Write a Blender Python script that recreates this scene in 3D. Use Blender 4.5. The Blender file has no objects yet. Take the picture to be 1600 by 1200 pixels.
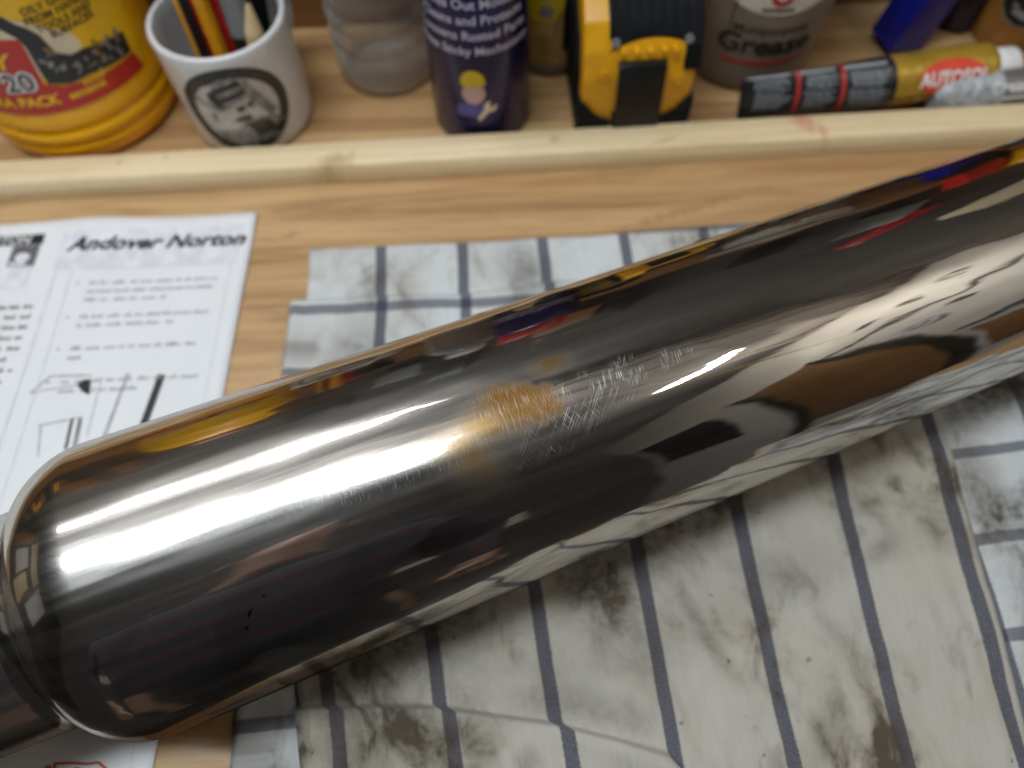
import bpy, bmesh, math, random
from mathutils import Vector, Matrix, noise

random.seed(7)
D = bpy.data
SC = bpy.context.scene
COL = SC.collection
R = math.radians

# ------------------------------------------------------------------ camera
cam_d = D.cameras.new('camera')
cam = D.objects.new('camera', cam_d)
COL.objects.link(cam)
_p, _r = R(62.0), R(2.6)
_F = Vector((0, math.cos(_p), -math.sin(_p)))
_U0 = Vector((0, math.sin(_p), math.cos(_p)))
_X0 = Vector((1, 0, 0))
_X = _X0 * math.cos(_r) - _U0 * math.sin(_r)
_U = _U0 * math.cos(_r) + _X0 * math.sin(_r)
cam.matrix_world = Matrix(((_X.x, _U.x, -_F.x, 0), (_X.y, _U.y, -_F.y, 0), (_X.z, _U.z, -_F.z, 0.326), (0, 0, 0, 1)))
cam_d.sensor_width = 36.0
cam_d.lens = 36.0 * 1209.0 / 1600.0
cam_d.clip_start = 0.01
cam_d.clip_end = 50
cam_d.dof.use_dof = True
cam_d.dof.focus_distance = 0.248
cam_d.dof.aperture_fstop = 5.6
SC.camera = cam

# ------------------------------------------------------------------ world and lamps
w = D.worlds.new('World')
SC.world = w
w.use_nodes = True
w.node_tree.nodes['Background'].inputs[0].default_value = (0.9, 0.86, 0.8, 1)
w.node_tree.nodes['Background'].inputs[1].default_value = 0.018


def area(name, loc, target, sx, sy, power, col, spin=0.0):
    l = D.lights.new(name, 'AREA')
    l.shape = 'RECTANGLE'
    l.size, l.size_y = sx, sy
    l.energy = power
    l.color = col
    o = D.objects.new(name, l)
    COL.objects.link(o)
    o.location = loc
    q = (Vector(target) - Vector(loc)).to_track_quat('-Z', 'Y')
    o.rotation_euler = (q.to_matrix() @ Matrix.Rotation(spin, 3, 'Z')).to_euler()
    return o


area('bench_strip_lamp', (-0.25, 0.07, 1.12), (-0.25, 0.0701, 0), 0.70, 0.115, 8.2, (0.84, 0.93, 1.0), R(0))
area('shelf_strip_lamp', (-0.27, 0.415, 0.74), (-0.20, 0.20, 0.0), 0.62, 0.06, 1.7, (0.97, 0.98, 1.0), R(0))
area('strip_lamp_upward_glow', (-0.20, 0.15, 1.16), (-0.20, 0.1501, 3), 0.80, 0.10, 2.2, (0.95, 0.97, 1.0), R(0))
area('side_wall_fill', (0.72, -0.05, 1.22), (1.16, -0.12, 0.72), 0.30, 0.10, 4.6, (1.0, 0.96, 0.88), R(0))  # added unseen lamp that only brightens the side wall
area('streak_fill_lamp', (0.4, -3.2, 0.62), (0, 0, 0.1), 2.6, 0.30, 0.35, (1.0, 0.86, 0.70), R(0))  # added unseen lamp, lays a warm streak in the chrome

SC.view_settings.view_transform = 'Standard'
SC.view_settings.look = 'None'
SC.view_settings.gamma = 1
SC.view_settings.use_curve_mapping = False
SC.view_settings.exposure = 0.16
SC.cycles.max_bounces = 8
SC.cycles.use_denoising = True
SC.cycles.sample_clamp_indirect = 8


# ------------------------------------------------------------------ node helpers
class NT:
    def __init__(s, name):
        s.m = D.materials.new(name)
        s.m.use_nodes = True
        s.t = s.m.node_tree
        s.b = s.t.nodes['Principled BSDF']
        s.out = s.t.nodes['Material Output']

    def n(s, typ, **kw):
        x = s.t.nodes.new(typ)
        for k, v in kw.items():
            setattr(x, k, v)
        return x

    def put(s, sock, v):
        if isinstance(v, bpy.types.NodeSocket):
            s.t.links.new(v, sock)
        elif isinstance(v, (tuple, list)) and len(v) == 3 and sock.type == 'RGBA':
            sock.default_value = (*v, 1)
        else:
            sock.default_value = v

    def math(s, op, a, b=0.0, c=None, clamp=False):
        x = s.n('ShaderNodeMath', operation=op, use_clamp=clamp)
        s.put(x.inputs[0], a)
        s.put(x.inputs[1], b)
        if c is not None:
            s.put(x.inputs[2], c)
        return x.outputs[0]

    def mix(s, f, a, b, mode='MIX'):
        x = s.n('ShaderNodeMix', data_type='RGBA', blend_type=mode)
        s.put(x.inputs[0], f)
        s.put(x.inputs[6], a)
        s.put(x.inputs[7], b)
        return x.outputs[2]

    def obj(s):
        return s.n('ShaderNodeTexCoord').outputs['Object']

    def uv(s):
        return s.n('ShaderNodeTexCoord').outputs['UV']

    def mapv(s, v, sc, loc=(0, 0, 0)):
        x = s.n('ShaderNodeMapping')
        s.put(x.inputs[0], v)
        x.inputs['Scale'].default_value = sc
        x.inputs['Location'].default_value = loc
        return x.outputs[0]

    def noise(s, v, scale, det=4, rough=0.55, dist=0.0):
        x = s.n('ShaderNodeTexNoise')
        s.put(x.inputs['Vector'], v)
        x.inputs['Scale'].default_value = scale
        x.inputs['Detail'].default_value = det
        x.inputs['Roughness'].default_value = rough
        x.inputs['Distortion'].default_value = dist
        return x.outputs[0]

    def ramp(s, f, lo, hi, a=0.0, b=1.0):
        x = s.n('ShaderNodeMapRange', interpolation_type='SMOOTHSTEP')
        s.put(x.inputs[0], f)
        x.inputs[1].default_value = lo
        x.inputs[2].default_value = hi
        x.inputs[3].default_value = a
        x.inputs[4].default_value = b
        return x.outputs[0]

    def sep(s, v):
        x = s.n('ShaderNodeSeparateXYZ')
        s.put(x.inputs[0], v)
        return x.outputs

    def comb(s, x_, y_, z_=0.0):
        x = s.n('ShaderNodeCombineXYZ')
        s.put(x.inputs[0], x_)
        s.put(x.inputs[1], y_)
        s.put(x.inputs[2], z_)
        return x.outputs[0]

    def bump(s, h, strength, dist):
        x = s.n('ShaderNodeBump')
        s.put(x.inputs['Height'], h)
        x.inputs['Strength'].default_value = strength
        x.inputs['Distance'].default_value = dist
        return x.outputs[0]

    def blob(s, u, v, u0, v0, a, b, ang=0.0, nz=None, amp=0.6, lo=0.75, hi=1.1):
        """1 inside an uneven ellipse, 0 outside"""
        du = s.math('SUBTRACT', u, u0)
        dv = s.math('SUBTRACT', v, v0)
        c, sn = math.cos(ang), math.sin(ang)
        x = s.math('DIVIDE', s.math('ADD', s.math('MULTIPLY', du, c), s.math('MULTIPLY', dv, sn)), a)
        y = s.math('DIVIDE', s.math('SUBTRACT', s.math('MULTIPLY', dv, c), s.math('MULTIPLY', du, sn)), b)
        d = s.math('SQRT', s.math('ADD', s.math('MULTIPLY', x, x), s.math('MULTIPLY', y, y)))
        if nz is not None:
            d = s.math('ADD', d, s.math('MULTIPLY', s.math('SUBTRACT', nz, 0.5), amp * 2))
        return s.ramp(d, lo, hi, 1.0, 0.0)


def plain(name, col, rough=0.5, metal=0.0, var=0.08, scale=60, spec=0.5, coat=0.0, bump=0.0):
    t = NT(name)
    nz = t.noise(t.obj(), scale, 5, 0.6)
    dark = tuple(c * (1 - var * 1.6) for c in col)
    lite = tuple(min(1, c * (1 + var)) for c in col)
    t.put(t.b.inputs['Base Color'], t.mix(t.ramp(nz, 0.3, 0.7), dark, lite))
    t.put(t.b.inputs['Roughness'], t.ramp(nz, 0.25, 0.75, max(0.02, rough - 0.07), min(1, rough + 0.07)))
    t.b.inputs['Metallic'].default_value = metal
    t.b.inputs['Specular IOR Level'].default_value = spec
    t.b.inputs['Coat Weight'].default_value = coat
    if bump:
        t.put(t.b.inputs['Normal'], t.bump(t.noise(t.obj(), scale * 6, 3), 0.4, bump))
    return t.m


def wood(name, c1, c2, c3, rough, grain=1.25, off=(0, 0, 0), marks=()):
    t = NT(name)
    o = t.mapv(t.obj(), (1, 1, 1), off)
    big = t.noise(t.mapv(o, (2.2, 14, 14)), 1.0, 3, 0.5, 0.4)
    fine = t.noise(t.mapv(o, (14, 260, 260)), 1.0, 5, 0.65, 0.3)
    mid = t.noise(t.mapv(o, (3.5, 60, 60)), 1.0, 5, 0.62, 1.4)
    pores = t.ramp(t.noise(t.mapv(o, (60, 900, 900)), 1.0, 2), 0.58, 0.75)
    c = t.mix(t.ramp(big, 0.3, 0.7), c1, c2)
    c = t.mix(t.math('MULTIPLY', t.ramp(mid, 0.42, 0.70), 0.62 * grain), c, c3)
    c = t.mix(t.math('MULTIPLY', t.ramp(fine, 0.4, 0.7), 0.30 * grain), c, c3)
    c = t.mix(t.math('MULTIPLY', pores, 0.28 * grain), c, tuple(x * 0.45 for x in c3))
    knot = t.ramp(t.noise(t.mapv(o, (9, 22, 22)), 1.0, 2, 0.5, 0.8), 0.70, 0.80)
    c = t.mix(t.math('MULTIPLY', knot, 0.35), c, tuple(x * 0.6 for x in c3))
    if marks:
        x_, y_, z_ = t.sep(t.obj())
        mn = t.noise(t.mapv(t.obj(), (260, 70, 70)), 1.0, 4, 0.6)
        for (mx, my, ma, mb_, mc, mk) in marks:
            c = t.mix(t.math('MULTIPLY', t.blob(x_, y_, mx, my, ma, mb_, 0.3, mn, 0.9, 0.1, 1.2), mk), c, mc)
    t.put(t.b.inputs['Base Color'], c)
    t.put(t.b.inputs['Roughness'], t.ramp(fine, 0.3, 0.7, rough - 0.08, rough + 0.1))
    t.put(t.b.inputs['Normal'], t.bump(fine, 0.12, 0.0006))
    return t.m


# ------------------------------------------------------------------ mesh helpers
def link(name, me, mat=None, parent=None):
    o = D.objects.new(name, me)
    COL.objects.link(o)
    if mat is not None and me is not None:
        me.materials.append(mat)
    if parent is not None:
        o.parent = parent
    return o


def thing(name, label, cat, loc=(0, 0, 0), rz=0.0, group=None):
    o = D.objects.new(name, None)
    COL.objects.link(o)
    o.empty_display_size = 0.02
    o.location = loc
    o.rotation_euler = (0, 0, rz)
    tag(o, label, cat, group)
    return o


def tag(o, label, cat, group=None):
    o['label'] = label
    o['category'] = cat
    if group:
        o['group'] = group
    return o


def finish(name, bm, mat, parent=None, smooth=True, angle=40):
    bmesh.ops.recalc_face_normals(bm, faces=bm.faces)
    me = D.meshes.new(name)
    bm.to_mesh(me)
    bm.free()
    if smooth:
        for p in me.polygons:
            p.use_smooth = True
        try:
            me.set_sharp_from_angle(angle=R(angle))
        except Exception:
            pass
    return link(name, me, mat, parent)


def lathe_bm(prof, seg=64, bm=None, caps=(True, True)):
    """prof: list of (r, z); around local Z"""
    bm = bm or bmesh.new()
    rings = []
    for r, z in prof:
        rings.append([bm.verts.new((r * math.cos(2 * math.pi * i / seg), r * math.sin(2 * math.pi * i / seg), z)) for i in range(seg)])
    for a, b in zip(rings, rings[1:]):
        for i in range(seg):
            j = (i + 1) % seg
            bm.faces.new((a[i], a[j], b[j], b[i]))
    if caps[0]:
        bm.faces.new(list(reversed(rings[0])))
    if caps[1]:
        bm.faces.new(rings[-1])
    return bm


def box_bm(x0, x1, y0, y1, z0, z1, bev=0.0, seg=2):
    bm = bmesh.new()
    bmesh.ops.create_cube(bm, size=1)
    for v in bm.verts:
        v.co = Vector(((x0 + x1) / 2 + v.co.x * (x1 - x0), (y0 + y1) / 2 + v.co.y * (y1 - y0), (z0 + z1) / 2 + v.co.z * (z1 - z0)))
    if bev:
        bmesh.ops.bevel(bm, geom=list(bm.edges), offset=bev, segments=seg, profile=0.7, affect='EDGES')
    return bm


def prism_bm(pts, x0, x1, bev=0.0, seg=2):
    """polygon in (y, z) extruded from x0 to x1"""
    bm = bmesh.new()
    a = [bm.verts.new((x0, y, z)) for y, z in pts]
    b = [bm.verts.new((x1, y, z)) for y, z in pts]
    n = len(pts)
    bm.faces.new(a)
    bm.faces.new(list(reversed(b)))
    for i in range(n):
        bm.faces.new((a[i], b[i], b[(i + 1) % n], a[(i + 1) % n]))
    bmesh.ops.recalc_face_normals(bm, faces=bm.faces)
    if bev:
        bmesh.ops.bevel(bm, geom=list(bm.edges), offset=bev, segments=seg, profile=0.6, affect='EDGES', clamp_overlap=True)
    return bm


def split_long(bm, lim):
    for _ in range(5):
        es = [e for e in bm.edges if e.calc_length() > lim]
        if not es:
            break
        bmesh.ops.subdivide_edges(bm, edges=es, cuts=1)
        bmesh.ops.triangulate(bm, faces=[f for f in bm.faces if len(f.verts) > 3])


def flat_bm(polys, lim=0.004):
    bm = bmesh.new()
    for pts in polys:
        f = bm.faces.new([bm.verts.new((x, y, 0)) for x, y in pts])
    bmesh.ops.triangulate(bm, faces=list(bm.faces))
    split_long(bm, lim)
    return bm


def text_bm(txt, size, bold=0.0, shear=0.0, sx=1.0, space=1.0, lim=0.003):
    cu = D.curves.new('lettering', 'FONT')
    cu.body = txt
    cu.size = size
    cu.align_x = 'CENTER'
    cu.align_y = 'CENTER'
    cu.offset = bold
    cu.shear = shear
    cu.space_character = space
    cu.resolution_u = 3
    o = D.objects.new('lettering', cu)
    COL.objects.link(o)
    dg = bpy.context.evaluated_depsgraph_get()
    me = D.meshes.new_from_object(o.evaluated_get(dg))
    D.objects.remove(o)
    D.curves.remove(cu)
    bm = bmesh.new()
    bm.from_mesh(me)
    D.meshes.remove(me)
    for v in bm.verts:
        v.co.x *= sx
    bmesh.ops.triangulate(bm, faces=list(bm.faces))
    split_long(bm, lim)
    return bm


def warp(bm, fn):
    for v in bm.verts:
        v.co = Vector(fn(v.co.x, v.co.y))
    return bm


def print_on(name, bm, fn, mat, parent):
    """flat print laid on a surface"""
    warp(bm, fn)
    me = D.meshes.new(name)
    bm.to_mesh(me)
    bm.free()
    return link(name, me, mat, parent)


def ellipse(cx, cy, a, b, n=28, ang=0.0, a0=0, a1=360):
    out = []
    for i in range(n):
        t = R(a0 + (a1 - a0) * i / (n if abs(a1 - a0) >= 360 else n - 1))
        x, y = a * math.cos(t), b * math.sin(t)
        out.append((cx + x * math.cos(ang) - y * math.sin(ang), cy + x * math.sin(ang) + y * math.cos(ang)))
    return out


def ring_polys(cx, cy, a0, b0, a1, b1, n=40):
    o, i = ellipse(cx, cy, a0, b0, n), ellipse(cx, cy, a1, b1, n)
    return [[o[k], o[(k + 1) % n], i[(k + 1) % n], i[k]] for k in range(n)]


def cyl_map(rf, phi0=0.0, eps=0.0002, x0=0.0, z0=0.0, rot=0.0):
    """(x along the girth, y up) -> surface of revolution of radius rf(z), facing -Y turned by phi0"""
    c, s = math.cos(rot), math.sin(rot)

    def fn(x, y):
        X, Y = x * c - y * s + x0, x * s + y * c + z0
        r = rf(Y) + eps
        a = phi0 + X / rf(Y)
        return (r * math.sin(a), -r * math.cos(a), Y)
    return fn


def deg_polys(pts, r):
    """(degrees, mm) -> (girth, height)"""
    return [[(R(a) * r, z * 0.001) for a, z in pts]]


# ------------------------------------------------------------------ materials
M = {}
M['bench'] = wood('bench_wood', (0.48, 0.285, 0.125), (0.58, 0.375, 0.185), (0.27, 0.138, 0.052), 0.42, marks=((-0.09, 0.165, 0.02, 0.006, (0.30, 0.15, 0.045), 0.6), (0.10, 0.275, 0.05, 0.004, (0.28, 0.15, 0.06), 0.5), (-0.115, 0.27, 0.006, 0.003, (0.15, 0.09, 0.05), 0.35), (-0.30, 0.295, 0.2, 0.006, (0.34, 0.18, 0.07), 0.5)))
M['board'] = wood('back_board_wood', (0.25, 0.115, 0.035), (0.30, 0.145, 0.05), (0.18, 0.075, 0.02), 0.5, off=(0.4, 0, 0.2))
M['batten'] = wood('pine_batten_wood', (0.72, 0.545, 0.30), (0.79, 0.63, 0.39), (0.55, 0.37, 0.18), 0.5, 0.55, off=(1.3, 0.7, 0))
M['pale'] = plain('off_white_paint', (0.66, 0.645, 0.61), 0.7, var=0.05, scale=5)
M['lip'] = wood('pine_lip_wood', (0.76, 0.60, 0.36), (0.83, 0.68, 0.45), (0.56, 0.38, 0.19), 0.5, 0.8, off=(1.3, 0.7, 0),
                marks=((0.168, 0.004, 0.007, 0.010, (0.55, 0.16, 0.10), 0.6), (0.176, -0.002, 0.003, 0.009, (0.5, 0.12, 0.08), 0.55), (-0.092, -0.006, 0.014, 0.006, (0.40, 0.24, 0.09), 0.7),
                       (-0.21, 0.002, 0.002, 0.0015, (0.2, 0.11, 0.05), 0.8), (-0.185, 0.004, 0.0015, 0.0012, (0.2, 0.11, 0.05), 0.7), (0.03, 0.001, 0.004, 0.003, (0.45, 0.28, 0.12), 0.6), (0.09, -0.004, 0.012, 0.002, (0.42, 0.27, 0.12), 0.5)))
M['wall'] = plain('dark_wall_boards', (0.055, 0.043, 0.032), 0.75, var=0.3, scale=4)
M['yellow'] = plain('yellow_plastic', (0.88, 0.43, 0.002), 0.28, var=0.05, scale=30)
M['yellow_label'] = plain('yellow_label', (0.88, 0.51, 0.004), 0.35, var=0.06, scale=30)
M['red_label'] = plain('red_label', (0.50, 0.018, 0.008), 0.35, var=0.08, scale=50)
M['cream'] = plain('cream_print', (0.74, 0.62, 0.42), 0.4, var=0.06)
M['black'] = plain('black_print', (0.012, 0.011, 0.010), 0.4, var=0.2)
M['ink'] = plain('grey_ink', (0.13, 0.125, 0.13), 0.8, var=0.2, scale=400)
M['pale_ink'] = plain('pale_grey_ink', (0.42, 0.42, 0.44), 0.8, var=0.2, scale=500)
M['tint'] = plain('lilac_grey_print', (0.70, 0.70, 0.74), 0.8, var=0.08, scale=120)
M['red_ink'] = plain('red_ink', (0.55, 0.10, 0.05), 0.7, var=0.2, scale=300)
M['paper'] = plain('white_paper', (0.74, 0.745, 0.755), 0.75, var=0.02, scale=20)
M['white'] = plain('white_plastic', (0.80, 0.80, 0.78), 0.3, var=0.03)
M['ceramic'] = plain('white_glazed_ceramic', (0.66, 0.65, 0.64), 0.22, var=0.03, scale=25, coat=0.3)
M['print_grey'] = plain('grey_print', (0.035, 0.033, 0.032), 0.4, var=0.35, scale=300)
M['print_mid'] = plain('mid_grey_print', (0.24, 0.23, 0.22), 0.4, var=0.35, scale=260)
M['blue_can'] = plain('navy_can_paint', (0.016, 0.012, 0.075), 0.25, metal=0.35, var=0.12, scale=20)
M['can_text'] = plain('pale_can_lettering', (0.55, 0.52, 0.66), 0.4, var=0.06)
M['tin_metal'] = plain('tin_plate', (0.55, 0.54, 0.52), 0.3, metal=1.0, var=0.08)
M['hat'] = plain('hard_hat_yellow', (0.66, 0.46, 0.01), 0.4)
M['skin_print'] = plain('pink_print', (0.58, 0.36, 0.34), 0.4)
M['blue_print'] = plain('blue_print', (0.07, 0.07, 0.26), 0.4)
M['black_rubber'] = plain('black_rubber', (0.010, 0.0105, 0.0115), 0.66, var=0.2, scale=80, spec=0.10, bump=0.0002)
M['black_gloss'] = plain('black_gloss_plastic', (0.006, 0.006, 0.006), 0.3, var=0.2, spec=0.3)
M['tape_yellow'] = plain('tape_case_yellow', (0.78, 0.37, 0.003), 0.42, var=0.06, scale=60, bump=0.00015)
M['steel'] = plain('dull_steel', (0.5, 0.5, 0.5), 0.35, metal=1.0)
M['tub_text'] = plain('dark_brown_print', (0.022, 0.015, 0.012), 0.5)
M['tub_red'] = plain('tub_red_print', (0.42, 0.035, 0.035), 0.4)
M['blue_box'] = plain('blue_carton', (0.008, 0.012, 0.26), 0.4, var=0.15, scale=40)
M['navy'] = plain('dark_navy_plastic', (0.012, 0.009, 0.035), 0.35, var=0.15)
M['gold'] = plain('gold_tube_paint', (0.48, 0.30, 0.035), 0.33, metal=0.35, var=0.08)
M['tube_red'] = plain('orange_red_print', (0.70, 0.055, 0.018), 0.35)
M['tube_black'] = plain('black_tube_paint', (0.014, 0.015, 0.017), 0.35, var=0.2)
M['tube_text'] = plain('silver_small_print', (0.36, 0.39, 0.43), 0.4, var=0.2, scale=600)
M['silver'] = plain('crumpled_aluminium', (0.40, 0.42, 0.44), 0.5, metal=0.25, var=0.12, scale=120)
M['grey_tube'] = plain('grey_tube_paint', (0.20, 0.19, 0.175), 0.4, metal=0.3)
M['amber'] = plain('amber_label', (0.36, 0.16, 0.03), 0.35, var=0.25, scale=70)
M['sepia'] = plain('brown_jar_label', (0.42, 0.25, 0.08), 0.4, var=0.25, scale=120)
M['pencil_orange'] = plain('orange_pencil_paint', (0.80, 0.36, 0.01), 0.3)
M['pencil_black'] = plain('black_pencil_paint', (0.010, 0.010, 0.010), 0.3)
M['pencil_red'] = plain('red_pen_plastic', (0.42, 0.012, 0.014), 0.25)
M['pencil_wood'] = plain('bare_pencil_wood', (0.66, 0.50, 0.28), 0.6)
M['grey_plastic'] = plain('grey_plastic', (0.23, 0.24, 0.25), 0.4)
M['lead'] = plain('pencil_lead', (0.02, 0.02, 0.022), 0.4)


def clear_plastic(name, col, rough, thin=0.5):
    t = NT(name)
    t.b.inputs['Base Color'].default_value = (*col, 1)
    t.b.inputs['Roughness'].default_value = rough
    t.b.inputs['Transmission Weight'].default_value = thin
    t.b.inputs['IOR'].default_value = 1.35
    nz = t.noise(t.obj(), 40, 3)
    t.put(t.b.inputs['Normal'], t.bump(nz, 0.2, 0.001))
    return t.m


def thin_clear(name):
    t = NT(name)
    tr = t.n('ShaderNodeBsdfTransparent')
    t.put(tr.inputs[0], (0.965, 0.96, 0.95))
    lw = t.n('ShaderNodeLayerWeight')
    lw.inputs[0].default_value = 0.35
    nb = t.bump(t.noise(t.obj(), 60, 3), 0.3, 0.001)
    t.put(lw.inputs['Normal'], nb)
    t.put(t.b.inputs['Normal'], nb)
    t.put(t.b.inputs['Base Color'], (0.62, 0.60, 0.57))
    t.b.inputs['Roughness'].default_value = 0.12
    t.b.inputs['Specular IOR Level'].default_value = 0.9
    mx = t.n('ShaderNodeMixShader')
    t.put(mx.inputs[0], t.ramp(lw.outputs['Facing'], 0.15, 0.95, 0.10, 0.85))
    t.t.links.new(tr.outputs[0], mx.inputs[1])
    t.t.links.new(t.b.outputs[0], mx.inputs[2])
    t.t.links.new(mx.outputs[0], t.out.inputs['Surface'])
    return t.m


M['clear'] = thin_clear('clear_plastic')
M['tub'] = clear_plastic('cloudy_grey_plastic', (0.30, 0.255, 0.215), 0.35, 0.35)


def chrome(name='polished_worn_chrome', satin=0.0):
    t = NT(name)
    uv = t.uv()
    u, v, _ = t.sep(uv)
    long_n = t.noise(t.mapv(uv, (7, 260, 1)), 1.0, 4, 0.6, 0.3)
    wav = t.noise(t.mapv(uv, (11, 42, 1)), 1.0, 2, 0.45, 0.3)
    fine = t.noise(t.mapv(uv, (60, 2600, 1)), 1.0, 3, 0.6)
    speck = t.ramp(t.noise(uv, 1700, 1, 0.5), 0.80, 0.84)
    nb = t.noise(uv, 190, 5, 0.65)
    nc = t.noise(t.mapv(uv, (1100, 240, 1)), 1.0, 3, 0.6)
    # scratches that run across the body, round the damaged spot
    def scr(su, sv, shear, lo, hi, off):
        x = t.math('ADD', u, t.math('MULTIPLY', v, shear))
        return t.ramp(t.noise(t.mapv(t.comb(x, v), (su, sv, 1), (off, off * 0.7, 0)), 1.0, 1, 0.4), lo, hi)
    s1 = scr(6000, 130, 0.10, 0.60, 0.68, 0.0)
    s2 = scr(4600, 80, 0.85, 0.62, 0.69, 3.1)
    s3 = scr(4200, 170, 0.06, 0.62, 0.71, 5.7)
    s4 = scr(4200, 110, -0.5, 0.66, 0.72, 9.3)
    s5 = scr(5200, 80, 0.35, 0.64, 0.71, 12.9)
    s1 = t.math('MAXIMUM', s1, t.math('MULTIPLY', s5, 0.8))
    s2 = t.math('MAXIMUM', s2, t.math('MULTIPLY', s4, 0.6))
    patch = t.ramp(t.noise(t.mapv(uv, (120, 160, 1)), 1.0, 2), 0.38, 0.60)
    s1 = t.math('MULTIPLY', s1, patch)
    s2 = t.math('MULTIPLY', s2, t.math('ADD', 0.25, t.math('MULTIPLY', patch, 0.6)))
    z1 = t.blob(u, v, 0.168, 0.0105, 0.030, 0.0055, 0.05, nb, 0.5, 0.4, 1.15)
    z2 = t.blob(u, v, 0.150, 0.019, 0.030, 0.008, -0.2, nb, 0.5, 0.2, 1.15)
    z3 = t.blob(u, v, 0.131, 0.010, 0.017, 0.009, 0.2, nb, 0.3, 0.5, 1.1)
    z4 = t.blob(u, v, 0.085, 0.016, 0.05, 0.006, 0.0, nb, 0.5, 0.2, 1.2)
    far = t.ramp(t.noise(t.mapv(uv, (300, 160, 1)), 1.0, 1), 0.66, 0.72)
    sm = t.math('MAXIMUM', t.math('MULTIPLY', s1, z1), t.math('MULTIPLY', s2, z2))
    sm = t.math('MAXIMUM', sm, t.math('MULTIPLY', t.math('MULTIPLY', s3, z3), 0.40))
    sm = t.math('MAXIMUM', sm, t.math('MULTIPLY', t.math('MULTIPLY', s3, z4), 0.35))
    sm = t.math('MAXIMUM', sm, t.math('MULTIPLY', t.math('MULTIPLY', s2, far), 0.18))
    sm = t.math('MAXIMUM', sm, t.math('MULTIPLY', speck, 0.25))
    # rust staining and one painted reflection
    core = t.blob(u, v, 0.1340, 0.0090, 0.0175, 0.0090, 0.35, nb, 0.45, 0.45, 1.05)
    pits = t.ramp(t.noise(uv, 900, 3, 0.7), 0.42, 0.62)
    rust = t.math('MULTIPLY', core, t.ramp(nc, 0.25, 0.60, 0.72, 1.0))
    rust = t.math('MULTIPLY', rust, t.math('ADD', 0.72, t.math('MULTIPLY', pits, 0.28)))
    nl = t.noise(uv, 75, 4, 0.6)
    olive = t.blob(u, v, 0.1490, -0.0010, 0.0105, 0.0055, 0.2, nl, 0.6, 0.05, 1.15)
    haze = t.blob(u, v, 0.1135, 0.0195, 0.0125, 0.0185, -0.45, nl, 0.4, 0.05, 1.15)
    haze2 = t.blob(u, v, 0.1230, 0.0120, 0.021, 0.012, 0.1, nl, 0.5, 0.05, 1.15)
    line = t.blob(u, v, 0.2050, 0.0225, 0.048, 0.0007, 0.075, nl, 0.3, 0.1, 1.0)  # thin amber streak: reflected wood painted into the colour
    stain_refl = t.math('MAXIMUM', t.math('MULTIPLY', olive, 0.95), t.math('MAXIMUM', t.math('MULTIPLY', haze, 0.82), t.math('MULTIPLY', haze2, 0.85)))
    stain_refl = t.math('MAXIMUM', stain_refl, t.math('MULTIPLY', line, 0.8))
    stain_refl = t.math('MAXIMUM', stain_refl, core)
    base = t.mix(t.ramp(long_n, 0.3, 0.7), (0.58, 0.550, 0.510), (0.65, 0.620, 0.575))
    base = t.mix(stain_refl, base, (0.32, 0.18, 0.032))
    under_brown = t.math('MULTIPLY', t.ramp(t.math('ADD', v, t.math('MULTIPLY', nl, 0.006)), 0.066, 0.076), t.ramp(u, 0.16, 0.03))  # browner and darker toward the underside at the inlet end
    base = t.mix(t.math('MULTIPLY', under_brown, 0.9), base, (0.085, 0.048, 0.028))
    soot = t.blob(u, v, 0.0360, 0.0395, 0.0022, 0.0007, -0.9, nb, 0.6, 0.3, 1.0)
    soot = t.math('MAXIMUM', soot, t.blob(u, v, 0.0335, 0.0435, 0.0010, 0.0008, 0.0, nb, 0.6, 0.3, 1.0))
    soot = t.math('MAXIMUM', soot, t.blob(u, v, 0.0415, 0.0360, 0.0008, 0.0006, 0.0, nb, 0.6, 0.3, 1.0))
    soot = t.math('MAXIMUM', soot, t.ramp(t.noise(uv, 520, 1, 0.5), 0.815, 0.835))
    base = t.mix(t.math('MULTIPLY', soot, 0.92), base, (0.02, 0.018, 0.016))
    nrm = t.bump(t.math('ADD', t.math('MULTIPLY', wav, 1.0), t.math('ADD', t.math('MULTIPLY', long_n, 0.02), t.math('MULTIPLY', fine, 0.0012))), 0.45, 0.0026)

    def glossy(col, r):
        x = t.n('ShaderNodeBsdfAnisotropic', distribution='MULTI_GGX')
        t.put(x.inputs['Color'], col)
        t.put(x.inputs['Roughness'], r)
        t.put(x.inputs['Normal'], nrm)
        return x.outputs[0]

    def mixs(f, a, b):
        x = t.n('ShaderNodeMixShader')
        t.put(x.inputs[0], f)
        t.t.links.new(a, x.inputs[1])
        t.t.links.new(b, x.inputs[2])
        return x.outputs[0]
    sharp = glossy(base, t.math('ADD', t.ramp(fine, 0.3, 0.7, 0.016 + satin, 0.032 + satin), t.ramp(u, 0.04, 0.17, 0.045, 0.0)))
    soft = glossy(base, t.math('ADD', 0.38, t.math('MULTIPLY', stain_refl, 0.1)))
    hz = t.math('ADD', t.ramp(long_n, 0.3, 0.7, 0.035, 0.08), t.math('MULTIPLY', stain_refl, 0.35))
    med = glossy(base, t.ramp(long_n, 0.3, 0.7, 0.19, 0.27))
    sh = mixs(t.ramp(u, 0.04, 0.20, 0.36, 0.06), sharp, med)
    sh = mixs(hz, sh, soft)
    worn = glossy((0.80, 0.79, 0.77), 0.5)
    df = t.n('ShaderNodeBsdfDiffuse')
    t.put(df.inputs[0], (0.62, 0.61, 0.60))
    worn = mixs(0.4, worn, df.outputs[0])
    t.put(t.b.inputs['Base Color'], t.mix(nc, (0.31, 0.128, 0.010), (0.12, 0.050, 0.006)))
    t.b.inputs['Roughness'].default_value = 0.38
    t.b.inputs['Specular IOR Level'].default_value = 0.35
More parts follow.
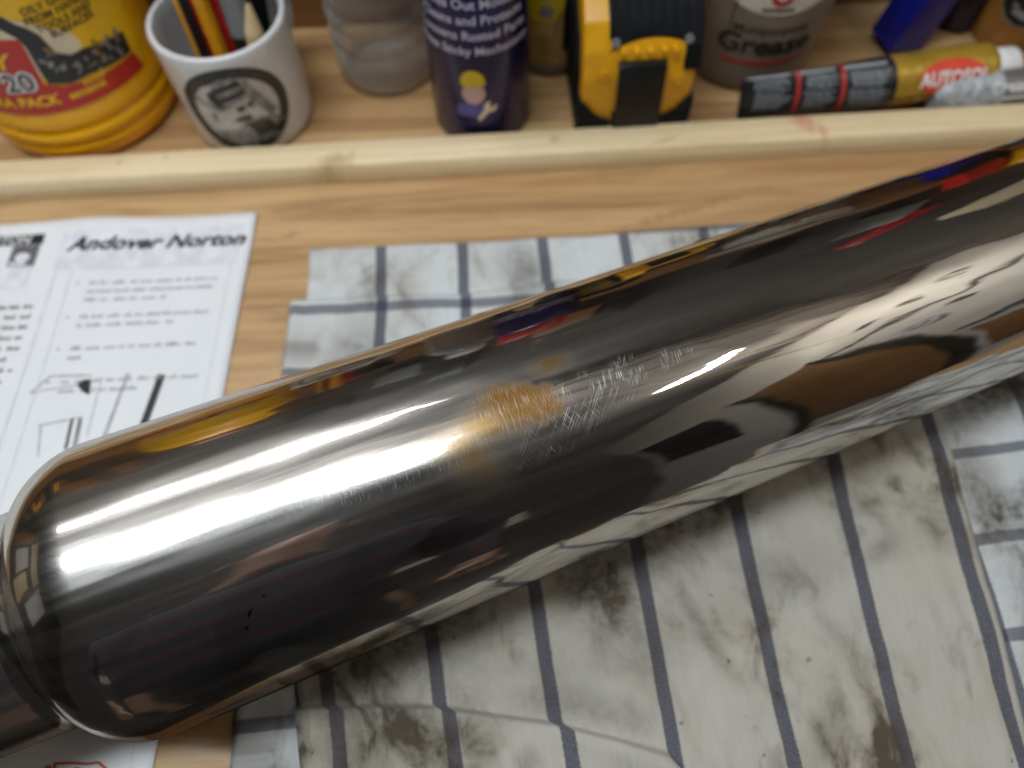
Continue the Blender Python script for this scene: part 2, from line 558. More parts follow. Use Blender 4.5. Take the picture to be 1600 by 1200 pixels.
    t.put(t.b.inputs['Normal'], t.bump(nc, 0.5, 0.0006))
    sh = mixs(t.math('MULTIPLY', rust, 0.80), sh, t.b.outputs[0])
    sh = mixs(t.math('MULTIPLY', sm, 0.92), sh, worn)
    t.t.links.new(sh, t.out.inputs['Surface'])
    return t.m


M['chrome'] = chrome()
M['satin'] = chrome('satin_chrome', 0.24)


def towel_mat(name, base, dirt_amt, us, u0, vs, v0, vtilt, blobs, dirt_shade_col):
    """woven checked cotton; UV in metres"""
    t = NT(name)
    uv = t.uv()
    u, v, _ = t.sep(uv)
    wob = t.math('MULTIPLY', t.math('SUBTRACT', t.noise(uv, 30, 2), 0.5), 0.0016)
    edge = t.math('MULTIPLY', t.math('SUBTRACT', t.noise(uv, 1500, 1), 0.5), 0.0012)

    def stripe(c, sp, off, wdt):
        x = t.math('ADD', t.math('ADD', t.math('SUBTRACT', c, off), wob), edge)
        m = t.math('ABSOLUTE', t.math('SUBTRACT', t.math('MODULO', t.math('ADD', x, sp * 40.5), sp), sp / 2))
        return t.ramp(m, wdt / 2 - 0.0004, wdt / 2 + 0.0004, 1.0, 0.0)
    weave = t.math('MULTIPLY', t.math('ADD', t.math('SINE', t.math('MULTIPLY', u, 8200)), 1), t.math('ADD', t.math('SINE', t.math('MULTIPLY', v, 8200)), 1))
    weave = t.math('MULTIPLY', weave, 0.10)
    st = stripe(u, us, u0, 0.0056)
    if vs:
        sv = stripe(t.math('SUBTRACT', v, t.math('MULTIPLY', u, vtilt)), vs, v0, 0.0052)
        st2 = t.math('MAXIMUM', t.math('MULTIPLY', st, 0.84), t.math('MULTIPLY', sv, 0.72))
        st2 = t.math('ADD', st2, t.math('MULTIPLY', t.math('MULTIPLY', st, sv), 0.14))
    else:
        st2 = t.math('MULTIPLY', st, 0.84)
    thread = t.noise(t.mapv(uv, (1200, 1200, 1)), 1.0, 2)
    st2 = t.math('MULTIPLY', st2, t.ramp(thread, 0.2, 0.6, 0.78, 1.0))
    slub = t.noise(t.mapv(uv, (900, 60, 1)), 1.0, 2)
    c = t.mix(t.ramp(slub, 0.3, 0.7), tuple(x * 0.93 for x in base), base)
    n1 = t.noise(uv, 13, 5, 0.6, 0.6)
    n2 = t.noise(t.mapv(uv, (62, 34, 1)), 1.0, 5, 0.60, 0.7)
    c = t.mix(t.math('MULTIPLY', t.ramp(n1, 0.35, 0.7), 0.55 * dirt_amt), c, (0.40, 0.345, 0.255))
    c = t.mix(st2, c, (0.026, 0.032, 0.066))
    n3 = t.noise(uv, 260, 3, 0.6)
    d = t.math('MULTIPLY', t.ramp(n1, 0.44, 0.72), t.ramp(n2, 0.36, 0.66))
    d = t.math('MULTIPLY', d, dirt_amt)
    d = t.math('ADD', d, t.math('MULTIPLY', t.ramp(n2, 0.55, 0.75), 0.34 * dirt_amt))
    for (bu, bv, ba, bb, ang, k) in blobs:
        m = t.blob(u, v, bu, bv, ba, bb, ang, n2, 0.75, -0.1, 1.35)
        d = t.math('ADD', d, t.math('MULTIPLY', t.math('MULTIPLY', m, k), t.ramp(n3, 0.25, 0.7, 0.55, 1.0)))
    spots = t.math('MULTIPLY', t.ramp(t.noise(uv, 150, 1), 0.76, 0.80), 0.4 * dirt_amt)
    d = t.math('ADD', d, spots)
    d = t.math('MINIMUM', d, 0.93)
    c = t.mix(d, c, dirt_shade_col)
    t.put(t.b.inputs['Base Color'], c)
    t.b.inputs['Roughness'].default_value = 0.92
    t.b.inputs['Specular IOR Level'].default_value = 0.15
    t.b.inputs['Sheen Weight'].default_value = 0.15
    t.put(t.b.inputs['Normal'], t.bump(t.math('ADD', weave, t.math('MULTIPLY', n2, 1.5)), 0.5, 0.0004))
    return t.m


# ------------------------------------------------------------------ the setting
bench = finish('bench', box_bm(-1.0, 1.0, -0.016, 0.45, -0.04, 0.0, 0.003), M['bench'])
bench['kind'] = 'structure'
board = finish('back_board', box_bm(-1.0, 1.0, 0.436, 0.454, 0.0005, 0.13, 0.002), M['board'])
board['kind'] = 'structure'
wall = finish('wall', box_bm(-1.6, 1.15, 0.4545, 0.50, -0.9, 1.4), M['wall'])
wall['kind'] = 'structure'
# pale boarded soffit over the bench and the side walls: seen in the chrome
sof = finish('ceiling', box_bm(-1.3, 1.15, -0.10, 0.4535, 1.36, 1.40), M['pale'])
sof['kind'] = 'structure'
for (y0, y1, z0, mt) in ((-0.055, -0.030, 1.30, 'board'), (0.150, 0.172, 1.30, 'board'), (0.285, 0.302, 1.31, 'board'), (0.375, 0.40, 1.30, 'board')):
    finish('joist', box_bm(-1.3, 1.15, y0, y1, z0, 1.3595, 0.002), M[mt], sof)
sw = finish('side_wall', box_bm(1.16, 1.20, -1.3, 0.50, -0.9, 1.40), M['pale'])
sw['kind'] = 'structure'
rw = random.Random(31)
for q in range(26):
    x0 = -0.95 + q * 0.072 + rw.uniform(-0.02, 0.02)
    z0 = rw.uniform(0.15, 0.30)
    hgt = rw.uniform(0.05, 0.20)
    finish('mirrored_block', box_bm(x0, x0 + rw.uniform(0.012, 0.05), 0.430, 0.4540, z0, min(z0 + hgt, 0.36), 0.003), M[rw.choice(('black', 'black', 'steel', 'board', 'grey_plastic', 'pencil_red', 'pencil_orange', 'cream'))], wall)  # plain boxes added out of view to put streaks in the chrome
for (hy, hz) in ((0.34, 0.66), (0.20, 0.66), (0.06, 0.66), (0.12, 1.04), (-0.06, 1.04), (-0.24, 1.04), (-0.20, 0.74)):
    ho = lathe_bm([(0.036, 0.0), (0.036, 0.006), (0.030, 0.008), (0.0, 0.008)], 28, caps=(True, False))
    for v in ho.verts:
        v.co = Vector((-v.co.z, v.co.x, v.co.y))
    hb = finish('round_vent', ho, M['black'], sw)
    hb.location = (1.1595, hy, hz)
for (y0, y1, z0, z1, mt) in ((-0.47, -0.425, -0.9, 0.98, 'black'), (-0.76, -0.475, -0.2, 0.92, 'board'), (-0.80, -0.765, -0.9, 0.98, 'black'), (-0.40, 0.44, 0.355, 0.375, 'black'),
                             (-0.40, 0.44, -0.05, 0.30, 'board'), (-0.42, 0.44, 0.86, 0.872, 'black'), (-1.25, -0.95, 0.1, 0.8, 'black')):
    finish('mirrored_block', box_bm(1.145, 1.1597, y0, y1, z0, z1, 0.002), M[mt], sw)
dc = lathe_bm([(0.046, 0.0), (0.046, 0.008), (0.034, 0.009)], 32, caps=(True, False))
dw = lathe_bm([(0.034, 0.009), (0.018, 0.009)], 32, caps=(False, False))
dd = lathe_bm([(0.018, 0.009), (0.0, 0.010)], 32, caps=(False, False))
for nm, bmx, mt in (('disc_rim', dc, 'blue_print'), ('disc_face', dw, 'white'), ('disc_centre', dd, 'black')):
    for v in bmx.verts:
        v.co = Vector((-v.co.z, v.co.x, v.co.y))
    finish(nm, bmx, M[mt], sw).location = (1.1595, -0.34, 0.66)
lw_ = finish('side_wall', box_bm(-1.35, -1.31, -1.3, 0.50, -0.9, 1.40), M['wall'])
lw_['kind'] = 'structure'
for (y0, y1, z0, z1, mt) in ((0.05, 0.22, 0.20, 0.62, 'pale'), (-0.16, 0.0, 0.1, 0.55, 'batten'), (0.26, 0.40, 0.05, 0.9, 'board'), (-0.55, -0.25, 0.3, 0.9, 'pale'), (-0.2, 0.3, 0.72, 0.95, 'batten')):
    finish('mirrored_block', box_bm(-1.3097, -1.295, y0, y1, z0, z1, 0.002), M[mt], lw_)

# wooden lip along the front of the tray
_bp = [(-0.0105, 0.0003), (-0.0105, 0.0060), (-0.0101, 0.0075), (-0.0088, 0.0108), (-0.0080, 0.0120), (-0.0066, 0.0125)] + [(0.0080, 0.0125), (0.0090, 0.0115), (0.0090, 0.0003)]
bt = finish('wooden_batten', prism_bm(_bp, -0.55, 0.55), M['lip'], angle=50)
bt.location = (0.0, 0.3165, 0)
bt.rotation_euler = (0, 0, R(0.85))
tag(bt, 'pale pine batten running along the bench in front of the bottles', 'batten')


# ------------------------------------------------------------------ silencer
def silencer():
    A = Vector((-0.12724, 0.07281, 0.05816))
    B = Vector((0.22113, 0.19794, 0.0532))
    ra, rb = 0.05216, 0.0472
    ax = (B - A).normalized()
    L = (B - A).length
    k = (rb - ra) / L
    up = (Vector((0, 0, 1)) - ax * ax.z).normalized()
    fr = ax.cross(up)
    if fr.y > 0:
        fr = -fr
    root = thing('motorcycle_silencer', 'polished chrome exhaust silencer with a scratched rusty spot lying across the towels', 'silencer', (A.x, A.y, 0))
    base = Vector((A.x, A.y, 0))

    def sweep(name, prof, seg=160, mt='chrome'):
        bm = bmesh.new()
        uvl = bm.loops.layers.uv.new('surf')
        rings = []
        for s, r in prof:
            rings.append([bm.verts.new(A - base + ax * s + (up * math.cos(2 * math.pi * i / seg - math.pi) + fr * math.sin(2 * math.pi * i / seg - math.pi)) * r) for i in range(seg)])
        for q, (a, b) in enumerate(zip(rings, rings[1:])):
            for i in range(seg):
                j = (i + 1) % seg
                f = bm.faces.new((a[i], a[j], b[j], b[i]))
                for lp, (qq, ii) in zip(f.loops, ((q, i), (q, i + 1), (q + 1, i + 1), (q + 1, i))):
                    lp[uvl].uv = (prof[qq][0], (2 * math.pi * ii / seg - math.pi) * 0.05)
        return finish(name, bm, M[mt], root, angle=60)
    prof = [(0.2 + 0.02 * i, 0) for i in range(13, -1, -1)]
    body = []
    s = 0.46
    while s > 0.0005:
        body.append((s, ra + k * s))
        s -= 0.01
    # far end draws in to the outlet, outside the picture
    tail = [(0.62, 0.017), (0.615, 0.021), (0.58, 0.026), (0.54, 0.033), (0.50, 0.0405)]
    sh = []
    s0, rho, rp, fl = -0.006, 0.030, 0.0383, 0.006
    for i in range(19):
        a = i / 18 * R(54)
        sh.append((s0 - rho * math.sin(a), ra + k * s0 - rho * (1 - math.cos(a))))
    s_, r_ = sh[-1]
    nk = []
    for i in range(1, 9):
        q = i / 8
        nk.append((s_ - fl * q, rp + (r_ - rp) * (1 - q) ** 2))
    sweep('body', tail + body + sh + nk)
    e = nk[-1]
    pipe = [(e[0] + 0.0004, e[1] - 0.0002)]
    s_, r_ = nk[-1]
    pipe += [(s_ - 0.01 * i, r_ - 0.0001 * i) for i in range(1, 13)]
    pipe += [(pipe[-1][0], pipe[-1][1] - 0.002), (pipe[-1][0] + 0.05, pipe[-1][1] - 0.002)]
    sweep('inlet_pipe', pipe, mt='satin')
    # small mounting boss on the far side
    b2 = lathe_bm([(0.0045, 0), (0.0045, 0.0052), (0.0038, 0.006), (0.0026, 0.006), (0.0026, 0.002)], 24)
    bo = finish('mounting_boss', b2, M['black_rubber'], root)
    s = 0.236
    n_ = (up * math.cos(R(-72)) + fr * math.sin(R(-72)))
    bo.rotation_euler = n_.to_track_quat('Z', 'X').to_euler()
    bo.location = A - base + ax * s + n_ * (ra + k * s - 0.0048)
    return root


silencer()


# ------------------------------------------------------------------ towels
def cloth(name, nx, ny, fn, mat, thick, parent=None):
    bm = bmesh.new()
    uvl = bm.loops.layers.uv.new('cloth')
    g = [[None] * (nx + 1) for _ in range(ny + 1)]
    uvs = {}
    for j in range(ny + 1):
        for i in range(nx + 1):
            p, q = fn(i / nx, j / ny)
            vt = bm.verts.new(p)
            g[j][i] = vt
            uvs[vt] = q
    for j in range(ny):
        for i in range(nx):
            f = bm.faces.new((g[j][i], g[j + 1][i], g[j + 1][i + 1], g[j][i + 1]))
            f.smooth = True
            for lp in f.loops:
                lp[uvl].uv = uvs[lp.vert]
    me = D.meshes.new(name)
    bm.to_mesh(me)
    bm.free()
    o = link(name, me, mat, parent)
    md = o.modifiers.new('thickness', 'SOLIDIFY')
    md.thickness = thick
    md.offset = -1
    return o


def nz(x, y, f, seed=0.0):
    return noise.noise(Vector((x * f + seed, y * f - seed * 0.7, seed)))


def smooth(a, b, x):
    t = max(0.0, min(1.0, (x - a) / (b - a)))
    return t * t * (3 - 2 * t)


DIRT_SHADE = (0.060, 0.046, 0.030)
mat_under = towel_mat('checked_cotton', (0.62, 0.64, 0.645), 0.8, 0.0425, -0.065, 0.039, 0.230, 0.0,
                      [(0.010, 0.246, 0.012, 0.020, 0.3, 0.75), (-0.075, 0.205, 0.016, 0.02, 0, 0.5), (0.030, 0.222, 0.010, 0.016, 0.3, 0.5),
                       (0.225, 0.150, 0.06, 0.026, 0.2, 1.0), (0.225, 0.055, 0.034, 0.034, 0.2, 1.0), (0.235, 0.005, 0.05, 0.03, 0, 0.9), (0.212, 0.085, 0.02, 0.012, 0.2, 0.8), (-0.10, 0.012, 0.016, 0.01, 0.3, 0.5),
                       (0.20, 0.10, 0.012, 0.02, 0, 0.5)], DIRT_SHADE)
mat_top = towel_mat('grimy_shaded_striped_cotton', (0.455, 0.43, 0.38), 1.2, 0.0441, -0.0372, None, 0, 0,  # real grime, plus shade in front of the silencer painted into the cloth
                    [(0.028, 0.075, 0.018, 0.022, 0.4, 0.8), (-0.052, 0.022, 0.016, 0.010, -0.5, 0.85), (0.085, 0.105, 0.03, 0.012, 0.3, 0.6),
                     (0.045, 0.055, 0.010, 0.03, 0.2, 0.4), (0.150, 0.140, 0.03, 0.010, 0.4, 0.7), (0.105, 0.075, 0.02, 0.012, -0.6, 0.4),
                     (-0.080, 0.012, 0.008, 0.03, 0.1, 0.6), (-0.02, 0.075, 0.025, 0.012, 0.2, 0.5), (0.125, 0.05, 0.012, 0.005, -0.8, 0.35), (-0.01, 0.01, 0.007, 0.007, 0, 0.5), (0.055, 0.098, 0.05, 0.010, 0.33, 0.5), (0.12, 0.125, 0.05, 0.009, 0.36, 0.55), (-0.04, 0.06, 0.04, 0.009, 0.3, 0.5), (0.075, 0.045, 0.014, 0.004, -1.0, 0.4), (0.095, 0.03, 0.012, 0.004, -0.7, 0.35), (-0.055, 0.048, 0.05, 0.024, 0.3, 0.55), (0.02, 0.028, 0.03, 0.008, -0.2, 0.45), (0.06, 0.085, 0.035, 0.014, 0.3, 0.5), (0.035, 0.06, 0.006, 0.02, -0.5, 0.5), (0.068, 0.062, 0.004, 0.016, 0.5, 0.45), (0.150, 0.085, 0.010, 0.005, 0.6, 0.45), (0.11, 0.012, 0.006, 0.012, 0.3, 0.35)], DIRT_SHADE)


def under(i, j):
    x = -0.112 + 0.462 * i
    ytop = 0.2255 + 0.002 * nz(x, 0, 20) + 0.016 * smooth(-0.06, 0.25, x)
    y = ytop + (-0.004 - ytop) * j
    xx = x + 0.0015 * nz(0, y, 25, 3) * (1 - i) + 0.004 * (j - 0.5) * (1 - i) * -1
    z = 0.0032 + 0.0012 * nz(x, y, 28, 1) + 0.0007 * nz(x, y, 60, 2) + 0.0022 * smooth(0.196, 0.21, x) * max(0, nz(x, y, 32, 5)) * 2.2
    e = min(i, 1 - i) * 0.462
    z += 0.0011 * (1 - smooth(0.005, 0.0065, e)) - 0.0018 * (1 - smooth(0, 0.002, e)) - 0.0005 * math.exp(-((e - 0.0052) / 0.0006) ** 2)
    et = j * (ytop + 0.004)
    z += 0.0008 * (1 - smooth(0.005, 0.0065, et)) - 0.0012 * (1 - smooth(0, 0.002, et))
    return (xx, y, max(z, 0.0017)), (max(x, -0.0975), y - 0.07 * x * (1 - smooth(0.12, 0.20, y)) + 0.011 * smooth(0.14, 0.21, y))


def under2(i, j):
    x = -0.1026 + 0.34 * i
    ytop = 0.2585 + 0.0008 * nz(x, 0, 30) + 0.006 * smooth(0.0, 0.2, x)
    y = ytop + (0.06 - ytop) * j
    xx = x + 0.0018 * nz(0, y, 30, 9) * (1 - i)
    z = 0.0013 + 0.0002 * nz(x, y, 40, 7)
    return (xx, y, z), (max(x, -0.0975), y + 0.0072)


tw = thing('checked_towel', 'white tea towel with navy checks spread on the bench beneath the silencer', 'towel')
cloth('upper_layer', 190, 110, under, mat_under, 0.0012, tw)
cloth('lower_layer', 120, 80, under2, mat_under, 0.0009, tw)


def crease_y(x):
    pts = [(-0.12, 0.035), (-0.06, 0.033), (-0.035, 0.032), (0.011, 0.024), (0.051, 0.012), (0.066, -0.004), (0.09, -0.05), (0.3, -0.4)]
    for (a, ya), (b, yb) in zip(pts, pts[1:]):
        if a <= x <= b:
            return ya + (yb - ya) * (x - a) / (b - a)
    return -0.5


def top(i, j):
    u = -0.0935 + 0.283 * i
    ytop = 0.083 + (u + 0.127) * 0.359
    y = ytop + (-0.004 - ytop) * j
    sk = 0.19 - 0.24 * i
    x = u + sk * (0.06 - y)
    z = 0.0062 + 0.0021 * nz(x, y, 22, 11) + 0.0012 * nz(x * 1.6, y * 0.8, 48, 12) + 0.0006 * nz(x, y, 110, 13)
    z += 0.0016 * math.exp(-((x - 0.150 + 0.25 * (y - 0.1)) / 0.006) ** 2) + 0.0012 * math.exp(-((x - 0.168 + 0.1 * (y - 0.1)) / 0.004) ** 2)
    for (fx, fs, fw, fh) in ((0.020, 0.55, 0.010, 0.0026), (0.075, 0.42, 0.012, 0.0030), (0.118, 0.30, 0.009, 0.0022), (-0.055, 0.25, 0.008, 0.0020), (0.045, -0.5, 0.012, 0.0018)):
        z += fh * math.exp(-((x - fx - fs * (0.05 - y) + 0.004 * nz(x, y, 30, fx * 50)) / fw) ** 2)
    cy = crease_y(x)
    st = smooth(-0.0005, 0.0022, cy - y)
    z += 0.0050 * st * smooth(-0.10, -0.05, x + 0.03) + 0.0020 * math.exp(-((cy - y - 0.005) / 0.005) ** 2) * st * smooth(-0.02, 0.03, x)
    z += 0.0020 * math.exp(-(((x - 0.062) + 0.6 * (y - 0.01)) / 0.004) ** 2) * smooth(0.03, 0.0, y)
    e = min(i, 1 - i) * 0.283
    z -= 0.0012 * (1 - smooth(0, 0.003, e))
    return (x, y, max(z, 0.0042)), (u - 0.0037 * st, y)


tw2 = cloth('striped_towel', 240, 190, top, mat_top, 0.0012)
tag(tw2, 'grimy folded tea towel with dark vertical stripes, topmost, below the silencer', 'towel')


# ------------------------------------------------------------------ instruction sheet
def sheet():
    root = thing('instruction_sheet', 'white printed instruction sheet lying left of the towels', 'paper', (-0.134, 0.285, 0))
    th = R(-1.9)

    def pos(x, y, e=0.0):
        X = x + 0.0
        z = 0.0011 + 0.0016 * math.exp(-((x + 0.085) / 0.02) ** 2) * smooth(-0.10, 0.0, y) + 0.0012 * smooth(-0.02, 0.0, y) * (0.5 + 0.5 * math.sin(x * 60 + 1)) + 0.0005 * nz(x, y, 14, 4) + e
        xs = x + y * math.tan(R(1.9))
        return (xs, y, z)

    def P(wx, wy):
        """bench position -> sheet position"""
        yy = wy - 0.285
        return (wx + 0.134 - yy * math.tan(R(1.9)), yy)
    bm = bmesh.new()
    nx, ny = 90, 64
    g = [[bm.verts.new(pos(-0.42 + 0.42 * i / nx, -0.297 * j / ny)) for i in range(nx + 1)] for j in range(ny + 1)]
    for j in range(ny):
        for i in range(nx):
            bm.faces.new((g[j][i], g[j + 1][i], g[j + 1][i + 1], g[j][i + 1]))
    sh = finish('page', bm, M['paper'], root)
    md = sh.modifiers.new('thickness', 'SOLIDIFY')
    md.thickness = 0.00025
    md.offset = -1

    def put(name, bm, mat, e=0.00025):
        return print_on(name, bm, lambda x, y: pos(x, y, e), mat, root)

    def rect(x0, x1, y0, y1):
        return [(x0, y0), (x1, y0), (x1, y1), (x0, y1)]

    def shift(bm, dx, dy, ang=0.0):
        c, s = math.cos(ang), math.sin(ang)
        for v in bm.verts:
            x, y = v.co.x, v.co.y
            v.co.x, v.co.y = x * c - y * s + dx, x * s + y * c + dy
        return bm
    # header
    hx, hy = P(-0.1855, 0.2675)
    put('tint_panel', flat_bm([rect(-0.102, -0.006, -0.033, -0.008)], 0.008), M['tint'], 0.00018)
    put('heading', shift(text_bm('Andover Norton', 0.0120, 0.00035, 0.35, 1.12), hx, hy), M['black'], 0.0004)
    # frames
    fr = []
    for (x0, x1, y0, y1) in ((-0.0915, -0.0085, -0.290, -0.033),):
        wd = 0.0005
        fr += [rect(x0, x1, y1 - wd, y1), rect(x0, x0 + wd, y0, y1), rect(x1 - wd, x1, y0, y1)]
    put('frame_lines', flat_bm(fr, 0.006), M['tint'])
    put('frame_lines', flat_bm([rect(-0.1010, -0.0998, -0.29, -0.033)], 0.006), M['tint'])
    # body text: words of the paragraphs
    rnd = random.Random(3)

    def lines(name, x0, x1, y, n, lead, hgt, mat, last=0.55):
        polys = []
        for k in range(n):
            x = x0
            xe = x1 if k < n - 1 else x0 + (x1 - x0) * last
            while x < xe - 0.002:
                wl = min(rnd.uniform(0.0025, 0.0085), xe - x)
                # each word as a run of letter strokes
                q = x
                while q < x + wl:
                    lw = rnd.uniform(0.0007, 0.0012)
                    up_ = hgt * rnd.choice((0.62, 0.62, 0.62, 1.0))
                    polys.append(rect(q, min(q + lw * 0.62, x + wl), y - k * lead, y - k * lead + up_))
                    q += lw
                x += wl + rnd.uniform(0.0012, 0.003)
        put(name, flat_bm(polys, 0.05), mat)
    yy = -0.0435
    lines('paragraph', -0.0805, -0.014, yy, 3, 0.0052, 0.0024, M['pale_ink'], 0.62)
    lines('paragraph', -0.0805, -0.014, -0.0640, 2, 0.0052, 0.0024, M['pale_ink'], 0.78)
    lines('paragraph', -0.0805, -0.014, -0.0825, 2, 0.0052, 0.0024, M['pale_ink'], 0.12)
    lines('paragraph', -0.0805, -0.014, -0.1010, 2, 0.0052, 0.0024, M['pale_ink'], 0.62)
    put('bullet', flat_bm([ellipse(-0.0865, y + 0.001, 0.0007, 0.0009, 10) for y in (-0.0435, -0.064, -0.0825, -0.101)]), M['pale_ink'])
    lines('paragraph', -0.190, -0.106, -0.056, 9, 0.0062, 0.0026, M['ink'], 0.8)
    lines('paragraph', -0.190, -0.106, -0.132, 14, 0.0070, 0.0026, M['ink'], 0.8)
    lines('paragraph', -0.0805, -0.014, -0.215, 5, 0.0052, 0.0024, M['pale_ink'], 0.6)
    # left column header bar with white letters, photo below it
    put('header_bar', flat_bm([rect(-0.205, -0.1125, -0.0150, -0.0085)], 0.006), M['black'], 0.0003)
    put('header_lettering', shift(text_bm('ANDOVER NORTON', 0.0075, 0.0001, 0.2), -0.155, -0.0122), M['white'], 0.0005)
    ph = [rect(-0.128, -0.1135, -0.029, -0.0155)]
    put('photo_print', flat_bm(ph, 0.005), M['ink'], 0.0003)
    put('photo_print', flat_bm([ellipse(-0.121, -0.0235, 0.004, 0.003, 16), rect(-0.127, -0.118, -0.0285, -0.0265)], 0.005), M['tint'], 0.0005)
    put('photo_print', flat_bm([rect(-0.142, -0.1145, -0.043, -0.0295)], 0.005), M['tint'], 0.0003)

    # line drawings
    def stroke(pts, wd):
        out = []
        for (xa, ya), (xb, yb) in zip(pts, pts[1:]):
            a, b = Vector(P(xa, ya)), Vector(P(xb, yb))
            d = (b - a)
            if d.length < 1e-6:
                continue
            n_ = Vector((-d.y, d.x)).normalized() * wd / 2
            out.append([tuple(a + n_), tuple(b + n_), tuple(b - n_), tuple(a - n_)])
        return out
    dr = stroke([(-0.2310, 0.1795), (-0.2235, 0.1885), (-0.2035, 0.1880)], 0.0010) + stroke([(-0.2310, 0.1795), (-0.2245, 0.1810), (-0.2080, 0.1830)], 0.0007)
    put('drawing', flat_bm(dr, 0.005), M['pale_ink'])
    cap = [P(*q) for q in ((-0.2095, 0.1830), (-0.2065, 0.1858), (-0.2030, 0.1855), (-0.2022, 0.1770), (-0.2055, 0.1790))]
    put('drawing', flat_bm([cap], 0.005), M['black'], 0.0003)
    dr = stroke([(-0.2230, 0.1620), (-0.2030, 0.1655), (-0.2030, 0.140)], 0.0007) + stroke([(-0.2215, 0.1615), (-0.2190, 0.146)], 0.0007) + stroke([(-0.1980, 0.187), (-0.1985, 0.155)], 0.0004)
    put('drawing', flat_bm(dr, 0.005), M['pale_ink'])
    dr = stroke([(-0.2075, 0.1650), (-0.2070, 0.149)], 0.0016) + stroke([(-0.2035, 0.1650), (-0.2030, 0.149)], 0.0018)
    put('drawing', flat_bm(dr, 0.005), M['ink'])
    put('drawing', flat_bm(stroke([(-0.1855, 0.1880), (-0.1905, 0.1540)], 0.0016), 0.005), M['pale_ink'])
    put('drawing', flat_bm(stroke([(-0.1690, 0.1865), (-0.1745, 0.1500)], 0.0038), 0.005), M['black'])
    # red pen scribble low on the sheet
    scr = [(-0.186, 0.0135), (-0.183, 0.0172), (-0.180, 0.0150), (-0.178, 0.0125), (-0.181, 0.0178), (-0.174, 0.0178), (-0.168, 0.0172), (-0.164, 0.0176), (-0.160, 0.0148), (-0.166, 0.0130), (-0.172, 0.0160), (-0.176, 0.0120), (-0.17, 0.01), (-0.184, 0.012)]
    put('pen_scribble', flat_bm(stroke(scr, 0.0010), 0.005), M['red_ink'], 0.0004)
    return root


sheet()


